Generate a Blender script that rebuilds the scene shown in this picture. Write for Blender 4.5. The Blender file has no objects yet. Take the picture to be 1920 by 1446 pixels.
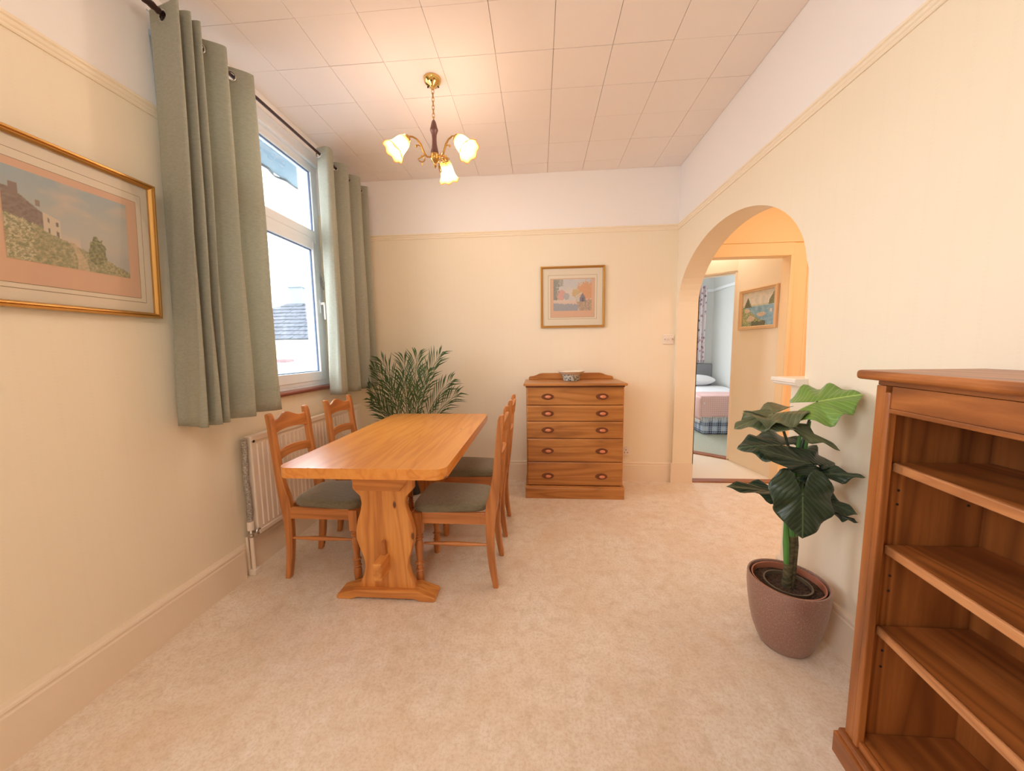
import bpy, bmesh, math, random
from mathutils import Vector, Matrix
random.seed(4)
SC = bpy.context.scene
COL = SC.collection
PI = math.pi

# ------------------------------------------------------------------ camera
CAM_H = 1.26
yaw, pitch, roll = 0.0761, -0.1022, -0.0132
_r = Vector((math.cos(yaw), math.sin(yaw), 0)); _f = Vector((-math.sin(yaw), math.cos(yaw), 0)); _u = Vector((0, 0, 1))
_f2 = _f*math.cos(pitch)+_u*math.sin(pitch); _u2 = _u*math.cos(pitch)-_f*math.sin(pitch)
_r3 = _r*math.cos(roll)+_u2*math.sin(roll); _u3 = _u2*math.cos(roll)-_r*math.sin(roll)
cam_d = bpy.data.cameras.new('camera'); cam = bpy.data.objects.new('camera', cam_d); COL.objects.link(cam)
cam_d.sensor_fit = 'HORIZONTAL'; cam_d.sensor_width = 36; cam_d.lens = 662.02/1920*36
cam_d.clip_start = 0.02; cam_d.clip_end = 200
mw = Matrix((_r3, _u3, -_f2)).transposed().to_4x4(); mw.translation = (0, 0, CAM_H); cam.matrix_world = mw
SC.camera = cam

# ------------------------------------------------------------------ world, lights, exposure
SC.view_settings.view_transform = 'Standard'; SC.view_settings.look = 'None'
SC.view_settings.gamma = 1; SC.view_settings.use_curve_mapping = False
SC.view_settings.exposure = 1.3
SC.cycles.max_bounces = 10; SC.cycles.diffuse_bounces = 7; SC.cycles.glossy_bounces = 4
SC.cycles.transmission_bounces = 8; SC.cycles.transparent_max_bounces = 12
SC.cycles.sample_clamp_indirect = 6; SC.cycles.caustics_reflective = False; SC.cycles.caustics_refractive = False
W = bpy.data.worlds.new('overcast_sky'); SC.world = W; W.use_nodes = True
W.node_tree.nodes['Background'].inputs[0].default_value = (0.86, 0.93, 1.0, 1)
W.node_tree.nodes['Background'].inputs[1].default_value = 5.2

def area(name, loc, rot, sx, sy, power, col, spread=PI):
    l = bpy.data.lights.new(name, 'AREA'); l.shape = 'RECTANGLE'; l.size = sx; l.size_y = sy
    l.energy = power; l.color = col; l.spread = spread
    o = bpy.data.objects.new(name, l); COL.objects.link(o); o.location = loc; o.rotation_euler = rot
    return o
def point(name, loc, power, col, r):
    l = bpy.data.lights.new(name, 'POINT'); l.energy = power; l.color = col; l.shadow_soft_size = r
    o = bpy.data.objects.new(name, l); COL.objects.link(o); o.location = loc
    return o
# sky portals in the two windows that let the overcast daylight in (they emit nothing themselves)
for loc_, rot_, sx_, sy_ in (((-1.84, 2.15, 1.86), (0, math.radians(-90), 0), 1.8, 1.25), ((-1.84, -.75, 1.75), (0, math.radians(-90), 0), 1.3, 1.2), ((1.72, 7.17, 1.54), (math.radians(-90), 0, 0), 1.44, 1.46)):
    po_ = area('daylight_portal', loc_, rot_, sx_, sy_, 1, (1, 1, 1)); po_.data.cycles.is_portal = True
# ceiling lamp of the rear half of the room
point('rear_pendant_lamp', (-.42, -.15, 2.42), 7.5, (1.0, 0.93, 0.86), .08)
# lamps in the side lobby behind the arch and in the hall
area('lobby_lamp', (2.25, 2.3, 2.70), (0, 0, 0), .5, .5, 5, (1.0, 0.90, 0.76))
area('hall_lamp', (1.85, 3.95, 2.40), (0, 0, 0), 0.3, 0.5, 1.0, (1.0, 0.93, 0.84))

# ------------------------------------------------------------------ node helpers and materials
def srgb(r, g, b):
    f = lambda c: (c/255/12.92) if c/255 <= .04045 else ((c/255+.055)/1.055)**2.4
    return (f(r), f(g), f(b), 1)
def mat(name, col=(.8, .8, .8, 1), rough=.5, metal=0.0, spec=None):
    m = bpy.data.materials.new(name); m.use_nodes = True
    b = m.node_tree.nodes['Principled BSDF']
    b.inputs['Base Color'].default_value = col; b.inputs['Roughness'].default_value = rough
    b.inputs['Metallic'].default_value = metal
    if spec is not None: b.inputs['Specular IOR Level'].default_value = spec
    return m
def N(m, t, **k):
    n = m.node_tree.nodes.new(t)
    for a, v in k.items(): setattr(n, a, v)
    return n
def LK(m, a, b): m.node_tree.links.new(a, b)
def bsdf(m): return m.node_tree.nodes['Principled BSDF']
def coords(m, scale=(1, 1, 1), kind='Object', rot=(0, 0, 0)):
    tc = N(m, 'ShaderNodeTexCoord'); mp = N(m, 'ShaderNodeMapping')
    mp.inputs['Scale'].default_value = scale; mp.inputs['Rotation'].default_value = rot
    LK(m, tc.outputs[kind], mp.inputs[0]); return mp.outputs[0]
def noise(m, vec, scale, detail=4, rough=.5, dist=0):
    n = N(m, 'ShaderNodeTexNoise'); n.inputs['Scale'].default_value = scale; n.inputs['Detail'].default_value = detail
    n.inputs['Roughness'].default_value = rough; n.inputs['Distortion'].default_value = dist
    LK(m, vec, n.inputs['Vector']); return n.outputs['Fac']
def ramp(m, fac, stops):
    r = N(m, 'ShaderNodeValToRGB'); e = r.color_ramp.elements
    while len(e) < len(stops): e.new(.5)
    for i, (p, c) in enumerate(stops): e[i].position = p; e[i].color = c
    LK(m, fac, r.inputs[0]); return r.outputs[0]
def mix(m, fac, a, b, blend='MIX'):
    n = N(m, 'ShaderNodeMix'); n.data_type = 'RGBA'; n.blend_type = blend
    for s, v in ((n.inputs[0], fac), (n.inputs[6], a), (n.inputs[7], b)):
        if isinstance(v, (int, float, tuple)): s.default_value = v
        else: LK(m, v, s)
    return n.outputs[2]
def math_(m, op, a, b=0.0, c=None):
    n = N(m, 'ShaderNodeMath'); n.operation = op
    for i, v in enumerate((a, b) if c is None else (a, b, c)):
        if isinstance(v, (int, float)): n.inputs[i].default_value = v
        else: LK(m, v, n.inputs[i])
    return n.outputs[0]
def bump(m, h, strength=.2, dist=.01):
    n = N(m, 'ShaderNodeBump'); n.inputs['Strength'].default_value = strength; n.inputs['Distance'].default_value = dist
    LK(m, h, n.inputs['Height']); LK(m, n.outputs[0], bsdf(m).inputs['Normal'])
def setc(m, c): LK(m, c, bsdf(m).inputs['Base Color'])

def wood(name, dark, mid, light, axis='Z', rough=.35, ring=9, knots=True, coat=.15, fine=70):
    m = mat(name, rough=rough)
    st = {'X': (.07, 1, 1), 'Y': (1, .07, 1), 'Z': (1, 1, .07)}[axis]
    v = coords(m, st)
    big = noise(m, v, ring, 2, .45, .6)
    w = math_(m, 'FRACT', math_(m, 'MULTIPLY', big, 6.0))
    w = math_(m, 'ABSOLUTE', math_(m, 'SUBTRACT', w, .5))
    c = ramp(m, w, [(0.0, light), (.28, mid), (.5, dark)])
    f = noise(m, v, fine, 3, .7)
    c = mix(m, ramp(m, f, [(.35, (.0, .0, .0, 1)), (.75, (.45, .45, .45, 1))]), c, dark)
    c = mix(m, math_(m, 'MULTIPLY', noise(m, coords(m), 2.5, 2), .6), c, light)
    if knots:
        kv = coords(m, {'X': (.45, 1, 1), 'Y': (1, .45, 1), 'Z': (1, 1, .45)}[axis])
        vo = N(m, 'ShaderNodeTexVoronoi'); vo.inputs['Scale'].default_value = 7.5; LK(m, kv, vo.inputs['Vector'])
        k = ramp(m, vo.outputs['Distance'], [(.045, (1, 1, 1, 1)), (.085, (0, 0, 0, 1))])
        c = mix(m, k, c, tuple(x*.35 for x in dark[:3])+(1,))
    setc(m, c); bump(m, f, .08, .002)
    bsdf(m).inputs['Coat Weight'].default_value = coat; bsdf(m).inputs['Coat Roughness'].default_value = .18
    return m
PD, PM, PL = srgb(176, 100, 42), srgb(214, 142, 70), srgb(232, 165, 90)
pine = {a: wood('pine_'+a.lower(), PD, PM, PL, a) for a in 'XYZ'}
TT = wood('pine_tabletop', srgb(206, 122, 42), srgb(226, 144, 58), srgb(234, 158, 72), 'Y', rough=.32, coat=.7)
bsdf(TT).inputs['Coat Roughness'].default_value = .27
CD, CM, CL = srgb(150, 88, 42), srgb(188, 118, 62), srgb(208, 138, 78)
chairw = {a: wood('antique_pine_'+a.lower(), CD, CM, CL, a, rough=.32) for a in 'XYZ'}
OD, OM, OL = srgb(144, 86, 36), srgb(180, 116, 54), srgb(198, 136, 72)
oak = {a: wood('oak_'+a.lower(), OD, OM, OL, a, knots=False, rough=.38, fine=110) for a in 'XYZ'}
BD, BMd, BL = srgb(98, 50, 20), srgb(152, 88, 40), srgb(184, 114, 58)
teak = {a: wood('teak_'+a.lower(), BD, BMd, BL, a, knots=False, rough=.36, ring=7, fine=90) for a in 'XYZ'}

def wall_mat(name, paper, white, rail=None, stripe='Y'):
    m = mat(name, rough=.75, spec=.25)
    tc = N(m, 'ShaderNodeTexCoord'); sp = N(m, 'ShaderNodeSeparateXYZ'); LK(m, tc.outputs['Object'], sp.inputs[0])
    s = math_(m, 'SINE', math_(m, 'MULTIPLY', sp.outputs[stripe], 70.0))
    z = math_(m, 'SINE', math_(m, 'MULTIPLY', sp.outputs['Z'], 480.0))
    line = math_(m, 'MULTIPLY', math_(m, 'GREATER_THAN', s, .93), math_(m, 'GREATER_THAN', z, -.2))
    c = mix(m, math_(m, 'MULTIPLY', line, .06), paper, srgb(225, 205, 178))
    n = noise(m, tc.outputs['Object'], 1.6, 3)
    c = mix(m, math_(m, 'MULTIPLY', n, .12), c, tuple(x*.86 for x in paper[:3])+(1,))
    h = mix(m, .5, line, noise(m, tc.outputs['Object'], 160, 3))
    if rail:
        top = math_(m, 'GREATER_THAN', sp.outputs['Z'], rail)
        c = mix(m, top, c, white)
    setc(m, c); bump(m, h, .10, .004); return m
PAPER, WHITE = srgb(243, 232, 210), srgb(244, 241, 240)
wallY = wall_mat('cream_paper_side', PAPER, WHITE, 2.313, 'Y')
wallX = wall_mat('cream_paper_back', PAPER, WHITE, 2.313, 'X')
def plaster(name, col, rough=.7):
    m = mat(name, rough=rough, spec=.3); v = coords(m)
    c = mix(m, math_(m, 'MULTIPLY', noise(m, v, 3, 3), .15), col, tuple(x*.85 for x in col[:3])+(1,))
    setc(m, c); bump(m, noise(m, v, 120, 2), .06, .003); return m
ceil_m = plaster('ceiling_tile_white', srgb(248, 240, 236))
groove_m = plaster('ceiling_backing', srgb(240, 228, 220))
gloss_w = plaster('cream_gloss_paint', srgb(240, 224, 204), .35)
white_pl = plaster('hall_cream', srgb(246, 230, 204))
lobby_pl = plaster('lobby_peach', srgb(252, 220, 172))
bed_wall = plaster('bedroom_wall', srgb(232, 230, 224))
def floor_mat():
    m = mat('mottled_vinyl', rough=.42, spec=.35)
    v = coords(m); v2 = coords(m, (1, 1, 1))
    n1 = noise(m, v, 3.5, 5, .6, .5); n2 = noise(m, v2, 16, 8, .72, .3); n3 = noise(m, v2, 90, 5, .75)
    a, b, c0 = srgb(212, 194, 172), srgb(238, 228, 214), srgb(248, 242, 234)
    c = ramp(m, n2, [(.24, a), (.5, b), (.76, c0)])
    c = mix(m, ramp(m, n1, [(.38, (0, 0, 0, 1)), (.68, (.55, .55, .55, 1))]), c, srgb(226, 202, 174))
    c = mix(m, ramp(m, n3, [(.46, (0, 0, 0, 1)), (.62, (.42, .42, .42, 1))]), c, srgb(204, 176, 146))
    setc(m, c); LK(m, ramp(m, n2, [(.3, (.52, .52, .52, 1)), (.7, (.36, .36, .36, 1))]), bsdf(m).inputs['Roughness'])
    bump(m, n3, .12, .002); return m
floor_m = floor_mat()
def fabric(name, c1, c2, weave=(700, 700, 120), rough=.95, sheen=.2):
    m = mat(name, rough=rough, spec=.1); f = noise(m, coords(m, (1, 1, 2.5)), 55, 4, .7); g = noise(m, coords(m, (1, 1, 4)), 320, 2, .6)
    c = mix(m, ramp(m, f, [(.3, (0, 0, 0, 1)), (.7, (1, 1, 1, 1))]), c1, c2)
    c = mix(m, math_(m, 'MULTIPLY', g, .25), c, tuple(x*.7 for x in c1[:3])+(1,))
    setc(m, c); bump(m, g, .35, .002); bsdf(m).inputs['Sheen Weight'].default_value = sheen; return m
curtain_m = fabric('sage_weave', srgb(166, 168, 153), srgb(190, 191, 177))
def translucent(m, amount, col):
    b_ = bsdf(m); o_ = [n for n in m.node_tree.nodes if n.type == 'OUTPUT_MATERIAL'][0]
    t_ = N(m, 'ShaderNodeBsdfTranslucent'); t_.inputs[0].default_value = col; x_ = N(m, 'ShaderNodeMixShader'); x_.inputs[0].default_value = amount
    LK(m, b_.outputs[0], x_.inputs[1]); LK(m, t_.outputs[0], x_.inputs[2]); LK(m, x_.outputs[0], o_.inputs[0])
translucent(curtain_m, .22, srgb(200, 200, 180))
lining_m = fabric('curtain_lining', srgb(188, 184, 166), srgb(194, 190, 172), sheen=.05)
velvet = fabric('grey_green_velvet', srgb(112, 108, 90), srgb(140, 132, 110), sheen=.5)
brass = mat('aged_brass', srgb(190, 150, 90), .3, 1)
brass_l = mat('polished_brass', srgb(214, 182, 110), .15, 1)
gold = mat('gilt', srgb(206, 160, 92), .35, .8)
darkwood = mat('dark_turned_wood', srgb(92, 58, 52), .35)
pole_m = mat('dark_pole', srgb(58, 36, 34), .3)
steel = mat('brushed_steel', srgb(200, 198, 194), .25, 1)
pvc = mat('white_pvc', srgb(240, 246, 254), .3)
seal = mat('grey_seal', srgb(90, 110, 140), .5)
rad_m = mat('radiator_enamel', srgb(240, 226, 210), .35)
plastic = mat('white_plastic', srgb(236, 226, 216), .4)
dark = mat('dark_hole', srgb(46, 38, 34), .8)
copper = mat('copper_knob', srgb(222, 140, 100), .25, .25); bsdf(copper).inputs['Coat Weight'].default_value = .6
silldark = wood('sill_mahogany', srgb(96, 44, 30), srgb(130, 62, 42), srgb(150, 78, 54), 'Y', knots=False)
threshold_m = wood('threshold_hardwood', srgb(128, 72, 44), srgb(152, 92, 60), srgb(166, 106, 72), 'X', knots=False)
carpet = fabric('grey_green_carpet', srgb(166, 168, 150), srgb(184, 186, 168))
hall_floor = plaster('hall_pale_vinyl', srgb(238, 228, 212), .4)
linen = fabric('white_linen', srgb(240, 238, 240), srgb(250, 248, 250), sheen=.05)
mount = mat('mount_board', srgb(250, 238, 216), .8)
mount_line = mat('mount_line', srgb(176, 150, 120), .8)
apricot = mat('apricot_mount', srgb(238, 198, 168), .8)
def glass_mat(name, refl=.08):
    m = bpy.data.materials.new(name); m.use_nodes = True; nt = m.node_tree; nt.nodes.clear()
    o = N(m, 'ShaderNodeOutputMaterial'); t = N(m, 'ShaderNodeBsdfTransparent'); g = N(m, 'ShaderNodeBsdfGlossy'); g.inputs['Roughness'].default_value = .02
    x = N(m, 'ShaderNodeMixShader'); fr = N(m, 'ShaderNodeFresnel'); fr.inputs[0].default_value = 1.5
    LK(m, math_(m, 'MULTIPLY', fr.outputs[0], refl), x.inputs[0]); LK(m, t.outputs[0], x.inputs[1]); LK(m, g.outputs[0], x.inputs[2]); LK(m, x.outputs[0], o.inputs[0])
    return m
glass = glass_mat('pane_glass', .5); art_glass = glass_mat('picture_glass', .36)
soil = mat('potting_soil', rough=.95); setc(soil, ramp(soil, noise(soil, coords(soil), 90, 5, .8), [(.35, srgb(36, 24, 20)), (.7, srgb(104, 76, 56))])); bump(soil, noise(soil, coords(soil), 70, 4), 1, .02)
def pot_mat():
    m = mat('speckled_mauve_glaze', rough=.35); v = coords(m)
    c = mix(m, ramp(m, noise(m, v, 240, 3, .8), [(.55, (0, 0, 0, 1)), (.72, (1, 1, 1, 1))]), srgb(148, 112, 100), srgb(206, 178, 160))
    c = mix(m, ramp(m, noise(m, v, 300, 2, .8), [(.3, (1, 1, 1, 1)), (.42, (0, 0, 0, 1))]), c, srgb(108, 74, 66))
    setc(m, c); bsdf(m).inputs['Coat Weight'].default_value = .3; return m
pot_m = pot_mat()
inner_pot = mat('terracotta_liner', srgb(184, 118, 92), .5)
nursery = mat('olive_nursery_pot', srgb(104, 90, 70), .5)
def leaf_mat(name, c1, c2, vein):
    m = mat(name, rough=.33); b = bsdf(m)
    uv = N(m, 'ShaderNodeUVMap'); sp = N(m, 'ShaderNodeSeparateXYZ'); LK(m, uv.outputs[0], sp.inputs[0])
    th, rho = sp.outputs['X'], sp.outputs['Y']
    # x: distance from midrib, y: position along it
    k = math_(m, 'MULTIPLY', math_(m, 'SUBTRACT', rho, math_(m, 'MULTIPLY', math_(m, 'ABSOLUTE', th), .75)), 7.0)
    f = math_(m, 'ABSOLUTE', math_(m, 'SUBTRACT', math_(m, 'FRACT', k), .5))
    line = math_(m, 'LESS_THAN', f, .06)
    mid = math_(m, 'LESS_THAN', math_(m, 'ABSOLUTE', th), .025)
    v = math_(m, 'MAXIMUM', math_(m, 'MULTIPLY', line, .45), math_(m, 'MULTIPLY', mid, .9))
    c = mix(m, noise(m, coords(m), 14, 3), c1, c2); c = mix(m, v, c, vein)
    setc(m, c); bump(m, f, .35, .006); return m
leaf_dark = leaf_mat('glossy_dark_leaf', srgb(34, 54, 40), srgb(56, 74, 56), srgb(96, 118, 80))
leaf_olive = leaf_mat('olive_leaf', srgb(66, 76, 54), srgb(98, 108, 74), srgb(126, 138, 92))
leaf_light = leaf_mat('fresh_green_leaf', srgb(92, 132, 52), srgb(120, 158, 72), srgb(170, 198, 112))
stem_m = mat('green_stem', srgb(84, 146, 70), .4); stem_d = mat('dark_stem', srgb(48, 64, 48), .4)
trunk_m = mat('trunk', rough=.8); setc(trunk_m, ramp(trunk_m, noise(trunk_m, coords(trunk_m, (1, 1, 2.5)), 45, 4), [(.3, srgb(52, 52, 34)), (.7, srgb(112, 102, 70))]))
palm_m = mat('palm_green', rough=.45); setc(palm_m, mix(palm_m, noise(palm_m, coords(palm_m), 12, 2), srgb(38, 62, 38), srgb(84, 116, 66)))
cream_tile = mat('glazed_cream', srgb(226, 216, 200), .25)

# ------------------------------------------------------------------ mesh helpers
def BM(): return bmesh.new()
def box(bm, x0, x1, y0, y1, z0, z1):
    v = [bm.verts.new((x, y, z)) for z in (z0, z1) for y in (y0, y1) for x in (x0, x1)]
    for f in ((0, 2, 3, 1), (4, 5, 7, 6), (0, 1, 5, 4), (2, 6, 7, 3), (0, 4, 6, 2), (1, 3, 7, 5)): bm.faces.new([v[i] for i in f])
    return v
def prism(bm, pts, axis, a0, a1):
    def P(p, a):
        return {'X': (a, p[0], p[1]), 'Y': (p[0], a, p[1]), 'Z': (p[0], p[1], a)}[axis]
    A = [bm.verts.new(P(p, a0)) for p in pts]; B = [bm.verts.new(P(p, a1)) for p in pts]
    n = len(pts)
    for i in range(n): bm.faces.new((A[i], A[(i+1) % n], B[(i+1) % n], B[i]))
    bm.faces.new(A[::-1]); bm.faces.new(B)
def lathe(bm, prof, c=(0, 0, 0), seg=24, cap=True, M=None, sq=(1, 1), wave=None):
    rings = []
    for i, (r, z) in enumerate(prof):
        ring = []
        for k in range(seg):
            a = 2*PI*k/seg; rr = r
            if wave: rr = r*(1+wave(i/(len(prof)-1), a))
            p = Vector((rr*math.cos(a)*sq[0], rr*math.sin(a)*sq[1], z))
            if M: p = M @ p
            ring.append(bm.verts.new(p+Vector(c)))
        rings.append(ring)
    for a, b in zip(rings, rings[1:]):
        for k in range(seg): bm.faces.new((a[k], a[(k+1) % seg], b[(k+1) % seg], b[k]))
    if cap: bm.faces.new(rings[0][::-1]); bm.faces.new(rings[-1])
def tube(bm, pts, rad, seg=8, cap=True):
    pts = [Vector(p) for p in pts]; n = len(pts); rings = []; up = None
    for i, p in enumerate(pts):
        t = (pts[min(i+1, n-1)]-pts[max(i-1, 0)]).normalized()
        if up is None: up = t.orthogonal().normalized()
        up = (up-t*up.dot(t)); up = up.normalized() if up.length > 1e-6 else t.orthogonal().normalized()
        s = t.cross(up); r = rad[i] if isinstance(rad, (list, tuple)) else rad
        rings.append([bm.verts.new(p+(up*math.cos(2*PI*k/seg)+s*math.sin(2*PI*k/seg))*r) for k in range(seg)])
    for a, b in zip(rings, rings[1:]):
        for k in range(seg): bm.faces.new((a[k], a[(k+1) % seg], b[(k+1) % seg], b[k]))
    if cap: bm.faces.new(rings[0][::-1]); bm.faces.new(rings[-1])
def torus(bm, c, R, r, nrm=(0, 0, 1), seg=20, ms=6, sx=1, sy=1):
    q = Vector(nrm).to_track_quat('Z', 'Y').to_matrix(); rings = []
    for i in range(seg):
        a = 2*PI*i/seg; d = Vector((math.cos(a), math.sin(a), 0))
        rings.append([bm.verts.new(Vector(c)+q@Vector(((R+r*math.cos(b))*d.x*sx, (R+r*math.cos(b))*d.y*sy, r*math.sin(b)))) for b in [2*PI*j/ms for j in range(ms)]])
    for i in range(seg):
        A, B = rings[i], rings[(i+1) % seg]
        for j in range(ms): bm.faces.new((A[j], B[j], B[(j+1) % ms], A[(j+1) % ms]))
def grid(bm, rows):
    R = [[bm.verts.new(p) for p in r] for r in rows]
    for a, b in zip(R, R[1:]):
        for k in range(len(a)-1): bm.faces.new((a[k], a[k+1], b[k+1], b[k]))
    return R
def wloc(o):
    v = Vector((0, 0, 0))
    while o is not None: v += o.location; o = o.parent
    return v
def mk(name, bm, m, parent=None, bevel=0, smooth=False, world=True, solid=0, seg=2, base=None):
    """link a bmesh given in world coordinates (or the parent's own when world=False) as one object"""
    off = wloc(parent) if (parent is not None and world) else Vector((0, 0, 0))
    if parent is None and base is not None: off = Vector(base)
    if off.length: bmesh.ops.translate(bm, verts=bm.verts, vec=-off)
    bmesh.ops.recalc_face_normals(bm, faces=bm.faces)
    me = bpy.data.meshes.new(name); bm.to_mesh(me); bm.free()
    if isinstance(m, (list, tuple)):
        for x in m: me.materials.append(x)
    else: me.materials.append(m)
    if smooth:
        me.polygons.foreach_set('use_smooth', [True]*len(me.polygons))
        if smooth != 'all': me.set_sharp_from_angle(angle=math.radians(40))
    o = bpy.data.objects.new(name, me); COL.objects.link(o)
    if parent is not None: o.parent = parent
    elif base is not None: o.location = base
    if solid:
        md = o.modifiers.new('solid', 'SOLIDIFY'); md.thickness = solid; md.offset = 0
    if bevel:
        md = o.modifiers.new('bevel', 'BEVEL'); md.width = bevel; md.segments = seg; md.limit_method = 'ANGLE'; md.angle_limit = math.radians(35)
        md.harden_normals = False
    return o
def thing(name, label, cat, loc=(0, 0, 0), rz=0, group=None):
    o = bpy.data.objects.new(name, None); COL.objects.link(o); o.location = loc; o.rotation_euler = (0, 0, rz)
    o.empty_display_size = .1; return tag(o, label, cat, group)
def tag(o, label, cat, group=None):
    o['label'] = label; o['category'] = cat
    if group: o['group'] = group
    return o
def struct(o): o['kind'] = 'structure'; return o
def stuff(o): o['kind'] = 'stuff'; return o
def copy_tree(o, parent=None):
    c = o.copy(); COL.objects.link(c); c.parent = parent
    for ch in list(o.children): copy_tree(ch, c)
    return c

# ------------------------------------------------------------------ room shell
L, R, D, H, HR, HB = -1.67, 1.236, 3.336, 2.822, 2.313, .185
Y0 = -1.6
bm = BM(); box(bm, L-.3, 1.44, Y0-.1, D+.02, -.08, 0); box(bm, 1.44, 3.1, 1.2, D, -.08, 0)
struct(mk('floor', bm, floor_m))
bm = BM(); box(bm, L, R, Y0, D, H+.010, H+.12)
ceiling = struct(mk('ceiling', bm, groove_m))
tp = bpy.data.meshes.new('ceiling_tile'); bm = BM(); box(bm, -.151, .151, -.1415, .1415, 0, .012); bmesh.ops.bevel(bm, geom=[e for e in bm.edges if e.verts[0].co.z < .001 and e.verts[1].co.z < .001], offset=.003, segments=1)
bm.to_mesh(tp); bm.free(); tp.materials.append(ceil_m)
tiles = {}
for j in range(-2, 12):
    for i in range(-1, 10):
        x0, x1 = -1.747+.3055*i, -1.747+.3055*(i+1); y0 = .036+.2850*j; y1 = y0+.285
        if x1 < L+.01 or x0 > R-.01 or y0 > D-.01: continue
        xa, xb, yb = max(x0, L+.001), min(x1, R-.001), min(y1, D-.001)
        key = (round(xb-xa, 3), round(yb-y0, 3))
        if key not in tiles:
            me = tp.copy(); sx, sy = (xb-xa-.0025)/.302, (yb-y0-.0025)/.283
            for v in me.vertices: v.co.x *= sx; v.co.y *= sy
            tiles[key] = me
        o = bpy.data.objects.new('ceiling_tile', tiles[key]); COL.objects.link(o); o.parent = ceiling
        o.location = ((xa+xb)/2, (y0+yb)/2, H-.001+random.uniform(-.0012, .0008))

# left wall with the window opening
WY0, WY1, WZ0, WZ1 = 1.55, 2.745, .985, 2.735
bm = BM(); T = .15
box(bm, L-T, L, -.15, WY0, 0, H+.1); box(bm, L-T, L, Y0-.1, -1.35, 0, H+.1); box(bm, L-T, L, -1.35, -.15, 0, 1.1); box(bm, L-T, L, -1.35, -.15, 2.4, H+.1); box(bm, L-T, L, WY1, D+.15, 0, H+.1)
box(bm, L-T, L, WY0, WY1, 0, WZ0); box(bm, L-T, L, WY0, WY1, WZ1, H+.1)
struct(mk('wall_left', bm, wallY))
# back wall
bm = BM(); box(bm, L, R+.2, D, D+.12, 0, H+.1)
struct(mk('wall_back', bm, wallX))
# right wall with the arch
AC, AA, AS, AB = 2.537, .763, 1.61, .497
pts = [(Y0-.1, 0), (1.82, 0), (1.82, 1.07), (1.735, 1.07), (1.760, AS)]
for i in range(1, 32):
    a = PI-PI*i/32; pts.append((AC+AA*math.cos(a)*(1 if math.cos(a) > 0 else 1.0), AS+AB*math.sin(a)))
pts += [(3.30, AS), (3.30, 0), (D-.001, 0), (D-.001, H+.1), (Y0-.1, H+.1)]
bm = BM(); prism(bm, pts, 'X', R, R+.175)
struct(mk('wall_right', bm, wallY))
# wall behind the photographer
bm = BM(); box(bm, L-.3, R+.2, Y0-.1, Y0, 0, H+.1)
struct(mk('wall_front', bm, wallX))
# second window of the left wall, beside the photographer
bm = BM(); box(bm, L-.06, L-.055, -1.35, -.15, 1.1, 2.4)
o = struct(mk('window_2', bm, glass))
bm = BM()
for y in (-1.35, -.775, -.20): box(bm, L-.08, L-.03, y, y+.05, 1.1, 2.4)
for z in (1.1, 2.35): box(bm, L-.08, L-.03, -1.35, -.15, z, z+.05)
mk('window_frame', bm, pvc, o)

# pony wall cap beside the arch
bm = BM(); prism(bm, [(1.195, 1.07), (1.185, 1.078), (1.185, 1.084), (1.178, 1.088), (1.178, 1.102), (1.18, 1.106), (1.435, 1.106), (1.435, 1.07)], 'Y', 1.715, 1.885)
struct(mk('trim_4', bm, mat('white_gloss', srgb(248, 240, 228), .3), bevel=.002))

# picture rails: a beaded moulding
def rail_profile(s):   # (out, z)
    return [(0, -.024), (.006*s, -.024), (.009*s, -.019), (.009*s, -.014), (.006*s, -.011), (.011*s, -.006), (.013*s, 0), (.011*s, .005), (.008*s, .008), (.014*s, .012), (.016*s, .018), (.012*s, .024), (0, .024)]
rail_m = mat('cream_rail_gloss', srgb(246, 234, 212), .35)
bm = BM()
for ya_, yb2 in ((-.15, WY0), (WY1, D)): prism(bm, [(L+a, HR+z) for a, z in rail_profile(1)], 'Y', ya_, yb2)
struct(mk('trim_1', bm, rail_m))
bm = BM(); prism(bm, [(D-a, HR+z) for a, z in rail_profile(1)], 'X', L, R)
struct(mk('trim_2', bm, rail_m))
bm = BM(); prism(bm, [(R-a, HR+z) for a, z in rail_profile(1)], 'Y', Y0, D)
struct(mk('trim_3', bm, rail_m))
# baseboards
def bb(t, h): return [(0, 0), (t, 0), (t, h-.030), (t-.004, h-.024), (t-.004, h-.018), (t-.001, h-.014), (t-.003, h-.006), (t-.008, h), (0, h)]
bm = BM(); prism(bm, [(L+a, z) for a, z in bb(.034, HB)], 'Y', Y0, 1.745); prism(bm, [(L+a, z) for a, z in bb(.010, HB)], 'Y', 1.745, D-.01)
struct(mk('baseboard_left', bm, gloss_w))
bm = BM(); prism(bm, [(D-a, z) for a, z in bb(.022, HB)], 'X', L+.01, R)
struct(mk('baseboard_back', bm, gloss_w))
bm = BM(); prism(bm, [(R-a, z) for a, z in bb(.020, HB)], 'Y', Y0, 1.825)
box(bm, R-.018, R+.177, 3.282, 3.30, 0, HB)
box(bm, R-.018, R, 3.30, D-.02, 0, HB)
struct(mk('baseboard_right', bm, gloss_w))

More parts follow.
